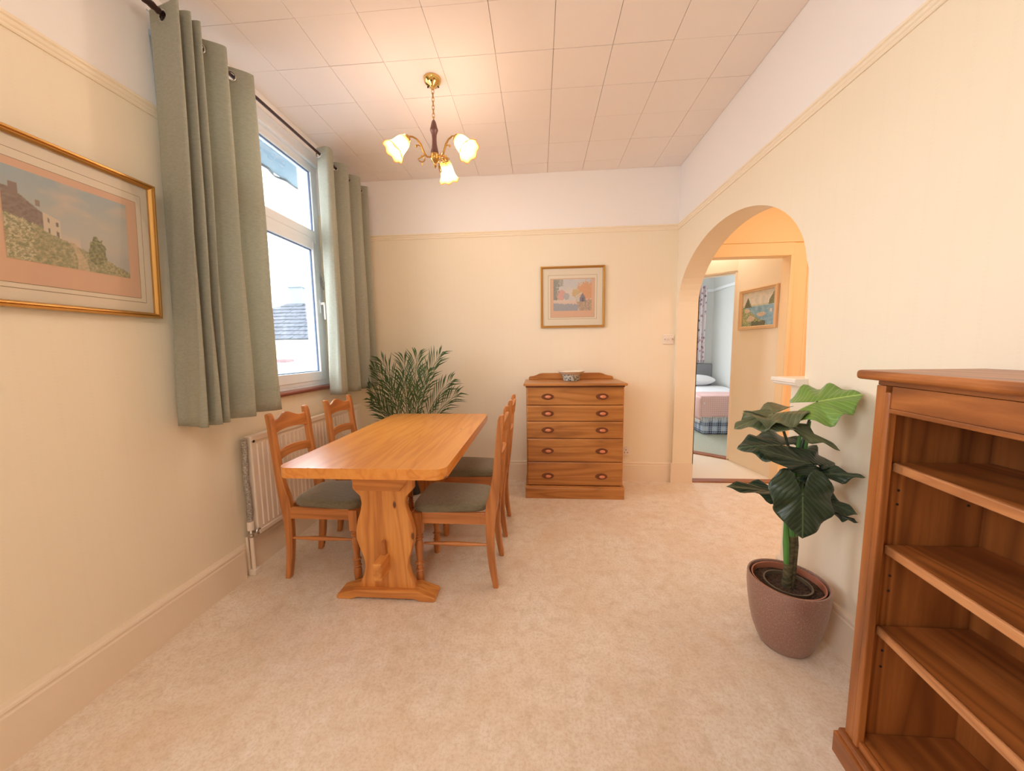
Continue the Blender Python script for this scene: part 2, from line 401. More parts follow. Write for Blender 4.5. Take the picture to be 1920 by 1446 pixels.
# ---- window in the left wall: frame flush with the wall face, casement below a fixed light
XF = L-.03
wbm = BM()
fy0, fy1, fz0, fz1 = WY0, 2.742, 1.015, 2.66
XB = XF-.065
def rect_frame(bm, x0, x1, ya, yb, za, zb, w, wb=None, wt=None):
    wb = wb or w; wt = wt or w
    box(bm, x0, x1, ya, ya+w, za, zb); box(bm, x0, x1, yb-w, yb, za, zb)
    box(bm, x0, x1, ya+w, yb-w, za, za+wb); box(bm, x0, x1, ya+w, yb-w, zb-wt, zb)
rect_frame(wbm, XB, XF, fy0, fy1, fz0, fz1, .055, .035, .045)
box(wbm, XB, XF-.004, fy0+.05, fy1-.05, 2.06, 2.125)
win = struct(mk('window_1', wbm, pvc, bevel=.004))
bm = BM(); rect_frame(bm, XB+.015, XF+.006, fy0+.03, fy1-.035, 1.04, 2.085, .068, .07, .055)
mk('casement_sash', bm, pvc, win, bevel=.005)
bm = BM(); rect_frame(bm, XB+.015, XF+.001, fy0+.03, fy1-.030, 2.115, 2.635, .034, .06, .03)
mk('top_light_frame', bm, pvc, win, bevel=.004)
bm = BM(); rect_frame(bm, XF-.022, XF-.012, fy0+.096, fy1-.102, 1.108, 2.032, .008)
rect_frame(bm, XF-.022, XF-.012, fy0+.062, fy1-.062, 2.172, 2.607, .008)
mk('glazing_seal', bm, seal, win)
for a, b, c, d in ((fy0+.098, fy1-.103, 1.11, 2.03), (fy0+.064, fy1-.064, 2.175, 2.605)):
    bm = BM(); box(bm, XF-.034, XF-.030, a, b, c, d); mk('pane', bm, glass, win)
bm = BM(); box(bm, XB, L-.006, WY0, WY1, fz1, WZ1)                      # filler strip above the frame
box(bm, XB, L-.03, WY0, WY1, WZ0, fz0)
mk('filler_strip', bm, pvc, win, bevel=.002)
hd = BM(); box(hd, XF+.006, XF+.014, 2.668, 2.692, 1.56, 1.66)
ho = mk('handle_plate', hd, pvc, win, bevel=.003)
bm = BM(); box(bm, XF+.014, XF+.045, 2.672, 2.690, 1.622, 1.642); box(bm, XF+.034, XF+.048, 2.674, 2.690, 1.51, 1.642); mk('handle', bm, plastic, ho, bevel=.003)
bm = BM()
tube(bm, [(XF+.02, 2.70, 1.86), (XF+.03, 2.71, 1.80), (XF+.02, 2.715, 1.74)], .004)
for k in range(5): torus(bm, (XF+.024, 2.700+.002*k, 1.84-.022*k), .008, .0025, (1, 0, .3), 10, 5)
mk('restrictor_chain', bm, steel, win, smooth=True)
# exterior reveal edges
bm = BM(); box(bm, L-T-.01, XB, WY1-.03, WY1, WZ0, WZ1); box(bm, L-T-.04, XB, WY0, WY1, WZ0-.02, WZ0+.01)
mk('outer_reveal', bm, plastic, win)
bm = BM(); prism(bm, [(L-.03, .975), (L+.022, .972), (L+.034, .978), (L+.038, .988), (L+.034, .997), (L+.024, 1.001), (L-.03, 1.001)], 'Y', WY0-.05, 2.712)
mk('window_sill', bm, silldark, win, smooth=True)

# ------------------------------------------------------------------ lobby, hall and bedroom seen through the arch
OX0, OX1, OZ = 1.43, 2.185, 2.040
bm = BM()
box(bm, R+.2, OX0, D, D+.10, 0, H+.1); box(bm, OX1, 3.1, D, D+.10, 0, H+.1); box(bm, OX0, OX1, D, D+.10, OZ, H+.1)
struct(mk('wall_lobby_back', bm, lobby_pl))
bm = BM(); box(bm, R+.175, 3.1, D-.012, D, 2.150, 2.166); box(bm, OX0, OX1+.03, D-.006, D, OZ, 2.150)
struct(mk('trim_5', bm, lobby_pl, bevel=.003))
bm = BM(); box(bm, OX1+.0, OX1+.03, D-.012, D, 0, OZ); box(bm, 2.33, 2.345, D-.012, D, 0, 2.15)
struct(mk('trim_6', bm, lobby_pl, bevel=.003))
bm = BM(); box(bm, 3.0, 3.1, 1.2, D, 0, H+.1); struct(mk('wall_lobby_right', bm, lobby_pl))
bm = BM(); box(bm, R+.17, 3.1, 1.1, 1.2, 0, H+.1); struct(mk('wall_lobby_front', bm, lobby_pl))
bm = BM(); box(bm, R+.175, 3.1, 1.1, D, H-.02, H+.1); struct(mk('ceiling_lobby', bm, lobby_pl))
bm = BM(); box(bm, OX0, OX1, D-.03, D+.06, -.002, .010); struct(mk('trim_7', bm, threshold_m, bevel=.004))
# hall
P0 = Vector((2.105, 4.000)); PA = Vector((2.205, 3.437)); dd = Vector((-.77, .64)).normalized()
def vwall(bm, p, q, t, z0, z1):
    n = Vector((-(q-p).y, (q-p).x)).normalized()*t
    prism(bm, [(p.x, p.y), (q.x, q.y), (q.x+n.x, q.y+n.y), (p.x+n.x, p.y+n.y)], 'Z', z0, z1)
bm = BM(); box(bm, 1.3, 3.3, D+.0, 4.3, -.08, -.001); box(bm, .9, 1.9, 4.3, 5.0, -.08, -.001)
struct(mk('floor_hall', bm, hall_floor))
bm = BM(); vwall(bm, PA, P0, -.10, 0, 2.45)
hall_wall = struct(mk('wall_hall_right', bm, white_pl))
bm = BM(); P1 = P0+dd*.78; P2 = P0+dd*1.5
vwall(bm, P0, P1, -.10, 2.035, 2.6); vwall(bm, P1, P2, -.10, 0, 2.6)
struct(mk('wall_hall_far', bm, white_pl))
bm = BM(); box(bm, 1.32, 1.40, D+.1, 5.0, 0, 2.6); struct(mk('wall_hall_left', bm, white_pl))
bm = BM(); prism(bm, [(1.3, D+.1), (2.25, D+.1), (2.16, 4.05), (1.3, 5.0)], 'Z', 2.42, 2.50); struct(mk('ceiling_hall', bm, white_pl))
bm = BM(); vwall(bm, P0-dd*.012, P0+dd*.024, -.125, 0, 2.06); vwall(bm, P0, P1, -.012, 2.035, 2.06); vwall(bm, P1-dd*.02, P1, -.12, 0, 2.06)
struct(mk('trim_8', bm, gloss_w))
bm = BM(); vwall(bm, P0, P1, -.10, 0, .012); struct(mk('trim_9', bm, threshold_m))
# bedroom
bm = BM(); prism(bm, [(P0.x+.02, P0.y+.05), (3.3, 4.0), (3.3, 7.05), (1.0, 7.05), (1.0, 4.9)], 'Z', -.02, .006); struct(mk('floor_bedroom', bm, carpet))
bwm = plaster('bedroom_wall_two_tone', srgb(228, 228, 224))
bm = BM(); box(bm, 3.3, 3.4, 4.0, 7.15, 0, 2.7); struct(mk('wall_bedroom_right', bm, bwm))
bm = BM(); box(bm, 2.45, 3.4, 7.05, 7.15, 0, 2.7); box(bm, 1.0, 2.45, 7.05, 7.15, 0, .8); box(bm, 1.0, 2.45, 7.05, 7.15, 2.28, 2.7)
struct(mk('wall_bedroom_back', bm, bwm))
bm = BM(); box(bm, .9, 1.0, 4.9, 7.15, 0, 2.7); struct(mk('wall_bedroom_left', bm, bwm))
bm = BM(); box(bm, P0.x+.03, 3.4, 3.94, 4.0, 0, 2.7); struct(mk('wall_bedroom_front', bm, bwm))
bm = BM(); prism(bm, [(2.1, 4.0), (3.4, 4.0), (3.4, 7.15), (.9, 7.15), (.9, 4.9)], 'Z', 2.62, 2.72); struct(mk('ceiling_bedroom', bm, mat('bedroom_white', srgb(244, 246, 248), .8)))
bm = BM(); box(bm, 3.27, 3.3, 4.0, 7.05, 2.285, 2.335); box(bm, 1.0, 3.3, 7.02, 7.05, 2.285, 2.335); struct(mk('trim_10', bm, mat('white_rail', srgb(248, 250, 252), .4), bevel=.008))
bm = BM(); box(bm, 1.0, 2.45, 7.09, 7.095, .8, 2.28); w3 = struct(mk('window_3', bm, glass))
bm = BM()
for x in (1.0, 1.7, 2.40): box(bm, x, x+.05, 7.07, 7.11, .8, 2.28)
for z in (.8, 2.23): box(bm, 1.0, 2.45, 7.07, 7.11, z, z+.05)
mk('window_frame', bm, pvc, w3)

# ------------------------------------------------------------------ dining table
tb = thing('dining_table', 'long orange pine trestle table with rounded corners and scalloped end supports', 'table', (-.79, 2.10, 0))
bm = BM()
tx0, tx1, ty0, ty1, rc = -1.173, -.404, 1.440, 2.765, .055
# five glued boards, each a part
nb = 5; wb = (tx1-tx0)/nb
for i in range(nb):
    b = BM(); a, c = tx0+i*wb, tx0+(i+1)*wb
    l = rc if i == 0 else 0; r = rc if i == nb-1 else 0
    pts = []
    def arc(cx, cy, a0, a1):
        return [(cx+rc*math.cos(a0+(a1-a0)*k/6), cy+rc*math.sin(a0+(a1-a0)*k/6)) for k in range(7)]
    pts += arc(a+rc, ty0+rc, PI, 1.5*PI) if l else [(a+.0002, ty0)]
    pts += arc(c-rc, ty0+rc, 1.5*PI, 2*PI) if r else [(c-.0002, ty0)]
    pts += arc(c-rc, ty1-rc, 0, .5*PI) if r else [(c-.0002, ty1)]
    pts += arc(a+rc, ty1-rc, .5*PI, PI) if l else [(a+.0002, ty1)]
    prism(b, pts, 'Z', .702, .750)
    bmesh.ops.bevel(b, geom=[e for e in b.edges if (abs(e.verts[0].co.z-e.verts[1].co.z) < 1e-5) and e.verts[0].co.z > .74 and not (abs(e.verts[0].co.x-e.verts[1].co.x) < 1e-5 and tx0+.01 < e.verts[0].co.x < tx1-.01)], offset=.005, segments=2)
    mk('tabletop_board', b, TT, tb, smooth=True)
prof = [(.150, .045), (.140, .075), (.122, .115), (.112, .16), (.116, .20), (.135, .26), (.150, .31), (.150, .35), (.138, .41), (.120, .46), (.113, .50), (.118, .535), (.138, .555), (.156, .575), (.156, .702)]
XC = -.782
def support(y0, y1, ft, flip):
    b = BM(); pts = [(XC+w, z) for w, z in prof]+[(XC-w, z) for w, z in prof[::-1]]
    prism(b, pts, 'Y', y0, y1); s = mk('trestle_support', b, pine['Z'], tb, bevel=.006)
    b = BM(); f0, f1 = ft
    fp = [(XC-.257, 0), (XC-.18, .0), (XC-.15, .012), (XC+.15, .012), (XC+.18, 0), (XC+.257, 0), (XC+.257, .022), (XC+.165, .052), (XC-.165, .052), (XC-.257, .022)]
    prism(b, fp, 'Y', f0, f1); mk('foot', b, pine['X'], tb, bevel=.006)
    b = BM(); yy = (y0-.028, y0-.0005) if flip < 0 else (y1+.0005, y1+.028)
    prism(b, [(XC-.125, .575), (XC+.10, .575), (XC+.145, .640), (XC+.145, .702), (XC-.145, .702), (XC-.145, .64)], 'Y', *yy)
    mk('cleat', b, pine['X'], tb, bevel=.004)
support(1.645, 1.690, (1.615, 1.715), -1)
support(2.515, 2.560, (2.490, 2.590), 1)
b = BM(); box(b, XC-.022, XC+.022, 1.545, 1.644, .150, .240); mk('tenon', b, pine['Y'], tb, bevel=.006)
b = BM(); box(b, XC-.022, XC+.022, 2.561, 2.66, .150, .240); mk('tenon', b, pine['Y'], tb, bevel=.006)
b = BM(); box(b, XC-.02, XC+.02, 1.691, 2.514, .14, .25); mk('stretcher_beam', b, pine['Y'], tb, bevel=.004)
for yy in (1.622, 2.565):
    b = BM(); prism(b, [(yy, .235), (yy+.018, .235), (yy+.020, .31), (yy-.004, .31)] if yy < 2 else [(yy, .235), (yy+.018, .235), (yy+.022, .31), (yy, .31)], 'X', XC-.009, XC+.009)
    mk('wedge', b, chairw['Z'], tb, bevel=.002)

# ------------------------------------------------------------------ dining chairs (local: +x to the front, y across)
def sweep_rect(bm, secs):
    """secs: (x, y, z, half_x, half_y)"""
    rings = []
    for x, y, z, hx, hy in secs:
        rings.append([bm.verts.new((x+a*hx, y+b*hy, z)) for a, b in ((-1, -1), (1, -1), (1, 1), (-1, 1))])
    for a, b in zip(rings, rings[1:]):
        for k in range(4): bm.faces.new((a[k], a[(k+1) % 4], b[(k+1) % 4], b[k]))
    bm.faces.new(rings[0][::-1]); bm.faces.new(rings[-1])
def make_chair():
    t = thing('dining_chair', 'c', 'chair')
    W_ = .147
    for s in (-1, 1):
        b = BM()
        base = [(0, -.018, .014), (.05, -.010, .016), (.12, .000, .018), (.20, .007, .0195), (.28, .009, .021), (.36, .006, .024), (.42, .002, .029), (.47, -.004, .029), (.53, -.018, .023), (.62, -.030, .019), (.74, -.042, .017), (.86, -.052, .016), (.905, -.058, .016), (.925, -.062, .013), (.933, -.064, .006)]
        sweep_rect(b, [(x-.195, s*W_, z, hx, .0165) for z, x, hx in base])
        mk('rear_leg', b, chairw['Z'], t, bevel=.005, world=False)
        b = BM()
        sweep_rect(b, [(.195, s*W_*1.06, .300, .0225, .0225), (.195, s*W_*1.06, .415, .0235, .0235)])
        tp_ = [(.013, 0), (.016, .02), (.018, .05), (.017, .075), (.013, .085), (.019, .092), (.013, .099), (.016, .108), (.012, .122), (.020, .130), (.013, .138), (.0135, .16), (.018, .21), (.0195, .235), (.015, .255), (.013, .262), (.021, .270), (.014, .277), (.020, .286), (.014, .293), (.018, .300)]
        lathe(b, [(r_*1.18, z_) for r_, z_ in tp_], (.195, s*W_*1.06, 0), 14)
        mk('front_leg', b, chairw['Z'], t, smooth=True, world=False)
        b = BM(); box(b, -.18, .176, s*W_*1.03-.010, s*W_*1.03+.010, .352, .414); mk('seat_rail', b, chairw['X'], t, bevel=.002, world=False)
        b = BM(); lathe(b, [(.006, 0), (.008, .05), (.012, .14), (.013, .175), (.012, .21), (.008, .30), (.006, .355)], (-.185, s*W_*1.03, .238), 10, M=Matrix.Rotation(PI/2, 3, 'Y'))
        mk('stretcher', b, chairw['X'], t, smooth=True, world=False)
    b = BM(); box(b, .185, .205, -W_*1.0, W_*1.0, .352, .414); mk('seat_rail', b, chairw['Y'], t, bevel=.002, world=False)
    b = BM(); box(b, -.205, -.185, -W_+.015, W_-.015, .352, .414); mk('seat_rail', b, chairw['Y'], t, bevel=.002, world=False)
    # cushion
    rows = []; nu, nv = 18, 14
    b = BM(); V = {}
    for k, z in enumerate((.412, .418, .436, .448, .454)):
        pass
    def sp(u, v, k):
        x = -.165+u*.390; hw = .150+.022*u
        y = (v*2-1)*hw
        return x, y
    outline = []
    nseg = 40
    def superell(c, s, n=5):
        return (abs(c)**(2/n))*(1 if c >= 0 else -1), (abs(s)**(2/n))*(1 if s >= 0 else -1)
    rings = []
    for sc_, z in ((.97, .412), (1.0, .418), (1.01, .432), (1.0, .444), (.97, .452), (.90, .457), (.72, .461), (.45, .464), (.15, .465)):
        ring = []
        for i in range(nseg):
            a = 2*PI*i/nseg; cx, cy = superell(math.cos(a), math.sin(a), 6)
            x = .028+cx*.200*sc_; y = cy*sc_*(.158+.016*cx)
            if x < -.14: y = max(-.128, min(.128, y))
            ring.append(b.verts.new((x, y, z)))
        rings.append(ring)
    for A, B in zip(rings, rings[1:]):
        for k in range(nseg): b.faces.new((A[k], A[(k+1) % nseg], B[(k+1) % nseg], B[k]))
    b.faces.new(rings[0][::-1]); b.faces.new(rings[-1])
    mk('seat', b, velvet, t, smooth='all', world=False)
    # crest rail and slat, bowed backwards
    def bowed(zf0, zf1, thick=.016, xo=0):
        b = BM(); n = 16; rings = []
        for i in range(n+1):
            u = -1+2*i/n; y = u*(W_-.012); z0, z1 = zf0(u), zf1(u)
            def X(z): return -.195-.030-(z-.62)*.105*1.0-.018*(1-u*u)+xo
            rings.append([b.verts.new((X(z0)-thick/2, y, z0)), b.verts.new((X(z0)+thick/2, y, z0)), b.verts.new((X(z1)+thick/2, y, z1)), b.verts.new((X(z1)-thick/2, y, z1))])
        for A, B in zip(rings, rings[1:]):
            for k in range(4): b.faces.new((A[k], A[(k+1) % 4], B[(k+1) % 4], B[k]))
        b.faces.new(rings[0][::-1]); b.faces.new(rings[-1]); return b
    cr = lambda u: .884+.036*(math.exp(-(u/.48)**2))+.010*(abs(u)**6)
    mk('crest_rail', bowed(lambda u: .816+.012*(1-u*u), cr), chairw['Y'], t, bevel=.004, world=False, smooth=True)
    mk('back_slat', bowed(lambda u: .668+.010*(1-u*u), lambda u: .716+.012*(1-u*u)), chairw['Y'], t, bevel=.003, world=False, smooth=True)
    return t
ch = make_chair(); grp = 'pine chairs around the trestle table'
spots = [(-1.192, 1.915, 0, 'pine chair with blue-grey seat by the left radiator, nearer the camera'),
         (-1.195, 2.430, 0, 'pine chair against the radiator, farther of the left pair'),
         (-.445, 1.900, PI, 'pine chair with olive seat on the right side of the table, nearest'),
         (-.440, 2.415, PI, 'pine chair on the right side of the table, nearer the chest of drawers')]
for i, (x, y, rz, lab) in enumerate(spots):
    c = ch if i == 0 else copy_tree(ch)
    c.location = (x, y, 0); c.rotation_euler = (0, 0, rz); c['label'] = lab; c['group'] = grp

# ------------------------------------------------------------------ chest of drawers
dr = thing('chest_of_drawers', 'oak chest of five long drawers with shaped gallery back and plinth', 'chest of drawers', (.298, 3.10, 0))
yf = 2.902; yb_ = 3.310
for x_ in (-.104, .674):
    b = BM(); box(b, x_, x_+.018, yf+.012, yb_, .105, .956); mk('side_panel', b, oak['Z'], dr)
b = BM(); box(b, -.086, .674, yf+.02, yb_, .105, .955); mk('carcass', b, oak['X'], dr)
b = BM(); prism(b, [(-.128, .967), (-.124, .959), (-.112, .957), (.700, .957), (.712, .959), (.716, .967), (.712, .977), (-.124, .977)], 'Y', yf-.022, yb_)
mk('top', b, oak['X'], dr, bevel=.004)
b = BM(); box(b, -.108, .696, yf, yf+.03, .944, .956); mk('cornice_strip', b, mat('dark_oak', srgb(110, 60, 26), .4), dr)
g = [(-.092, .978), (.680, .978), (.680, .996), (.672, 1.004), (.655, 1.008), (.635, 1.010), (.610, 1.018), (.585, 1.030), (.555, 1.036), (.033, 1.036), (.003, 1.030), (-.022, 1.018), (-.047, 1.010), (-.067, 1.008), (-.084, 1.004), (-.092, .996)]
b = BM(); prism(b, g, 'Y', 3.288, 3.306); mk('gallery_back', b, oak['X'], dr, bevel=.003)
b = BM(); prism(b, [(yf-.014, 0), (yf-.014, .082), (yf-.008, .094), (yf+.002, .098), (yf+.002, .106), (yb_, .106), (yb_, 0)], 'X', -.116, .704); mk('plinth', b, oak['X'], dr, bevel=.002)
for z0, z1, zk in ((.797, .943, .867), (.661, .7925, .727), (.5165, .6575, .587), (.316, .5125, .410), (.113, .312, .194)):
    b = BM(); ins = .008
    x0, x1 = -.101, .689
    A = [b.verts.new(p) for p in ((x0, yf+.018, z0), (x1, yf+.018, z0), (x1, yf+.018, z1), (x0, yf+.018, z1))]
    B = [b.verts.new(p) for p in ((x0, yf+.006, z0), (x1, yf+.006, z0), (x1, yf+.006, z1), (x0, yf+.006, z1))]
    Cc = [b.verts.new(p) for p in ((x0+ins*1.4, yf, z0+ins*.5), (x1-ins*1.4, yf, z0+ins*.5), (x1-ins*1.4, yf, z1-ins*1.6), (x0+ins*1.4, yf, z1-ins*1.6))]
    for P_, Q_ in ((A, B), (B, Cc)):
        for k in range(4): b.faces.new((P_[k], P_[(k+1) % 4], Q_[(k+1) % 4], Q_[k]))
    b.faces.new(Cc); b.faces.new(A[::-1])
    d = mk('drawer', b, oak['X'], dr)
    for xk in (.072, .516):
        b = BM(); torus(b, (xk, yf-.002, zk), .036, .005, (0, -1, 0), 28, 8, 1.25, .62)
        lathe(b, [(.034, 0), (.034, .003)], (xk, yf-.003, zk), 24, M=Matrix.Rotation(PI/2, 3, 'X'), sq=(1.2, .58))
        hob = mk('pull', b, mat('pull_recess', srgb(120, 66, 30), .4) if 'pull_recess' not in bpy.data.materials else bpy.data.materials['pull_recess'], d, smooth=True)
        hob.name = 'pull'
        b = BM(); lathe(b, [(.004, .0), (.014, .003), (.021, .009), (.022, .013), (.018, .017), (.008, .020)], (xk+.004, yf-.003, zk), 20, M=Matrix.Rotation(PI/2, 3, 'X'), sq=(1.15, .62))
        for v in b.verts: pass
        k_ = mk('knob', b, copper, d, smooth='all')
# bowl on the chest
def pattern_mat():
    m = mat('blue_grey_pattern', rough=.3); v = coords(m)
    vo = N(m, 'ShaderNodeTexVoronoi'); vo.inputs['Scale'].default_value = 55; LK(m, v, vo.inputs['Vector'])
    setc(m, ramp(m, mix(m, .5, vo.outputs['Distance'], noise(m, v, 60, 3, .7, 2)), [(.36, srgb(66, 80, 78)), (.55, srgb(206, 208, 198))])); return m
bo = thing('bowl', 'flared cream planter bowl with grey-green patterned body, on the chest of drawers', 'bowl', (.286, 3.135, .978))
b = BM(); lathe(b, [(.055, .978), (.066, .980), (.070, .992), (.073, 1.008), (.078, 1.025), (.084, 1.036)], (.286, 3.135, 0), 32); mk('body', b, pattern_mat(), bo, smooth=True)
b = BM(); lathe(b, [(.080, 1.034), (.092, 1.041), (.110, 1.056), (.116, 1.061), (.114, 1.065), (.104, 1.060), (.086, 1.046), (.070, 1.040)], (.286, 3.135, 0), 32, wave=lambda t, a: .03*math.cos(6*a)); mk('rim', b, cream_tile, bo, smooth=True)

# ------------------------------------------------------------------ pictures
def paint(name, w, h, fn, M, parent, nx=150, ny=100):
    """a flat print: colours of fn(u, v) on a fine grid, M maps (x, z) to world"""
    me = bpy.data.meshes.new(name); vs = []; cs = []; fs = []
    for j in range(ny+1):
        for i in range(nx+1):
            u, v = i/nx, j/ny; vs.append(M(-w/2+w*u, -h/2+h*v)); c = fn(u, v); c = lerp(c, (240, 226, 208), .36); cs.append(srgb(*[max(0, min(255, q)) for q in c]))
    for j in range(ny):
        for i in range(nx):
            a = j*(nx+1)+i; fs.append((a, a+1, a+nx+2, a+nx+1))
    off = wloc(parent); vs = [tuple(Vector(v)-off) for v in vs]
    me.from_pydata(vs, [], fs); at = me.color_attributes.new('col', 'FLOAT_COLOR', 'POINT')
    at.data.foreach_set('color', [x for c in cs for x in c])
    m = mat(name+'_ink', rough=.7, spec=.1); a = N(m, 'ShaderNodeVertexColor'); a.layer_name = 'col'; setc(m, a.outputs[0]); me.materials.append(m)
    o = bpy.data.objects.new(name, me); COL.objects.link(o); o.parent = parent; return o
from mathutils import noise as MN
def fb(u, v, s, seed=0): return MN.fractal(Vector((u*s, v*s, seed)), 1.0, 2.0, 5)
def lerp(a, b, t): t = max(0, min(1, t)); return tuple(x+(y-x)*t for x, y in zip(a, b))
def frame_mesh(w, h, fw, depth, M, prof=None):
    """mitred moulding: (distance in from the outer edge, height off the wall)"""
    prof = prof or [(0, 0), (0, depth*.8), (.15*fw, depth), (.38*fw, depth), (.48*fw, depth*.78), (.6*fw, depth*.9), (.75*fw, depth*.85), (fw, depth*.5), (fw, 0)]
    b = BM(); rings = []
    for cx, cz in ((-1, -1), (1, -1), (1, 1), (-1, 1)):
        rings.append([b.verts.new(M(cx*(w/2-d), cz*(h/2-d), t)) for d, t in prof])
    n = len(prof)
    for k in range(4):
        A, B = rings[k], rings[(k+1) % 4]
        for i in range(n): b.faces.new((A[i], A[(i+1) % n], B[(i+1) % n], B[i]))
    return b
def picture(label, C, ex, en, w, h, fw, depth, pw, ph, pz, fn, framemat, mounts, category='picture', lean=0, glazed=True):
    ex = Vector(ex).normalized(); en = Vector(en).normalized(); ez = Vector((0, 0, 1)); C = Vector(C)
    ez = (ez+en*lean).normalized(); en = (en-ez*en.dot(ez)).normalized()
    def M(x, z, t=0): return tuple(C+ex*x+ez*z+en*t)
    t = thing('framed_picture', label, category, tuple(C-Vector((0, 0, h/2))))
    mk('frame', frame_mesh(w, h, fw, depth, M), framemat, t)
    z = .004
    for mw_, mh_, mz_, mm in mounts:
        b = BM(); vs = [M(sx*mw_/2, mz_+sz*mh_/2, tt) for tt in (z-.0015, z) for sx, sz in ((-1, -1), (1, -1), (1, 1), (-1, 1))]
        vv = [b.verts.new(p) for p in vs]
        for f in ((3, 2, 1, 0), (4, 5, 6, 7), (0, 1, 5, 4), (1, 2, 6, 5), (2, 3, 7, 6), (3, 0, 4, 7)): b.faces.new([vv[i] for i in f])
        mk('mount', b, mm, t); z += .0006
    paint('print', pw, ph, fn, lambda x, zz: M(x, zz+pz, z+.0005), t)
    if glazed:
        b = BM(); vv = [b.verts.new(M(sx*(w/2-fw*.9), sz*(h/2-fw*.9), tt)) for tt in (depth*.42, depth*.42+.0015) for sx, sz in ((-1, -1), (1, -1), (1, 1), (-1, 1))]
        for f in ((3, 2, 1, 0), (4, 5, 6, 7), (0, 1, 5, 4), (1, 2, 6, 5), (2, 3, 7, 6), (3, 0, 4, 7)): b.faces.new([vv[i] for i in f])
        mk('pane', b, art_glass, t)
    return t
def cliff(u, v):
    sky = lerp((206, 206, 196), (146, 178, 196), v*1.2-.35+.25*(1-u))
    c = lerp(sky, (232, 206, 186), .7*max(0, fb(u, v*1.6, 3.2, 1)+.1))
    if v < .55 and u > .55: c = lerp((176, 186, 190), c, (v-.2)*3)
    ridge = .86-.95*u if u < .5 else .385-.60*(u-.5)
    ridge += .025*fb(u, 0, 14, 3)
    # house
    if u < .30:
        if v < .78-.95*max(0, u-.06) and v > .42-.2*u: c = lerp((128, 112, 106), (98, 84, 84), .5+fb(u, v, 30, 4))
    if .05 < u < .11 and .70 < v < .84: c = (118, 100, 98)
    if .22 < u < .255 and .64 < v < .72: c = (130, 116, 110)
    if .27 < u < .40 and .33 < v < .60-.45*(u-.27):
        c = (222, 212, 190)
        if (abs(u-.31) < .010 or abs(u-.375) < .010) and (abs(v-.53+.4*(u-.27)) < .025 or abs(v-.41+.3*(u-.27)) < .03): c = (96, 90, 96)
    hill = .50-.42*u if u < .62 else .24-.62*(u-.62)
    if .27 > u: hill = .50-.30*u
    hill += .02*fb(u, 1, 20, 6)
    if v < hill:
        n = fb(u, v, 26, 2); m = fb(u, v, 60, 8)
        c = lerp((122, 132, 92), (196, 186, 140), .45+n*.9); c = lerp(c, (80, 88, 66), .8*max(0, m+.05))
        if u < .2 and fb(u, v, 45, 5) > .15: c = (206, 206, 170)
    pc = .46+.10*math.sin((.36-v)*5); pw = .02+.10*max(0, .30-v)
    if v < .34 and v < hill+.02 and abs(u-pc) < pw: c = lerp((214, 196, 158), (190, 172, 132), .5+fb(u, v, 30, 9))
    bx, by = .70, .26
    if (u-bx)**2/.0062+(v-by)**2/.036 < 1+.5*fb(u, v, 12, 7): c = lerp((72, 88, 60), (140, 146, 96), .5+fb(u, v, 40, 11)*1.1)
    if (u > .74 and v < .20-.5*(u-.74)+.02*fb(u, v, 20, 5)): c = lerp((110, 120, 84), (190, 180, 130), .5+fb(u, v, 40, 12))
    return c
def lane(u, v):
    c = lerp((238, 226, 220), (208, 216, 226), v+fb(u, v, 4, 1)*.6)
    g = fb(u, v, 22, 2); f2 = fb(u, v, 55, 3)
    if v > .30 and (u-.86)**2/.060+(v-.62)**2/.085 < 1+.8*g: c = lerp((238, 176, 126), (222, 140, 86), .5+f2*1.2)
    if (u-.60)**2/.012+(v-.55)**2/.02 < 1+.8*g: c = lerp((232, 200, 140), (196, 170, 110), .5+f2)
    if (u-.20)**2/.016+(v-.50)**2/.030 < 1+.5*g: c = lerp((214, 140, 140), (232, 184, 176), .5+f2*1.3)
    if (u-.34)**2/.006+(v-.46)**2/.012 < 1+.6*g: c = lerp((150, 160, 176), (190, 196, 200), .5+f2)
    if u < .10+.05*g or (u < .26 and v > .72+.5*(u)*.6 and f2 > -.15) or (u < .16 and v > .55 and g > -.1): c = lerp((96, 108, 112), (150, 160, 150), .5+f2*1.2)
    if v < .34+.03*g:
        c = lerp((228, 196, 184), (240, 220, 210), v*2+f2)
        if v < .24-.05*u+.03*g and u < .66+.05*g: c = lerp((118, 134, 164), (168, 178, 196), .5+f2)
        if u > .60+.3*(.3-v): c = lerp((206, 176, 140), (150, 128, 120), .5+g+f2*.6)
    if .60 < u < .72 and .28 < v < .43: c = (214, 208, 206)
    if .69 < u < .84 and .28 < v < .56-2.0*abs(u-.765): c = (104, 108, 140)
    if .74 < u < .80 and .28 < v < .42: c = (70, 66, 92)
    if .58 < u < .80 and 0 < v-.43-.75*(u-.60) < .05 and u < .75: c = (224, 220, 214)
    return c
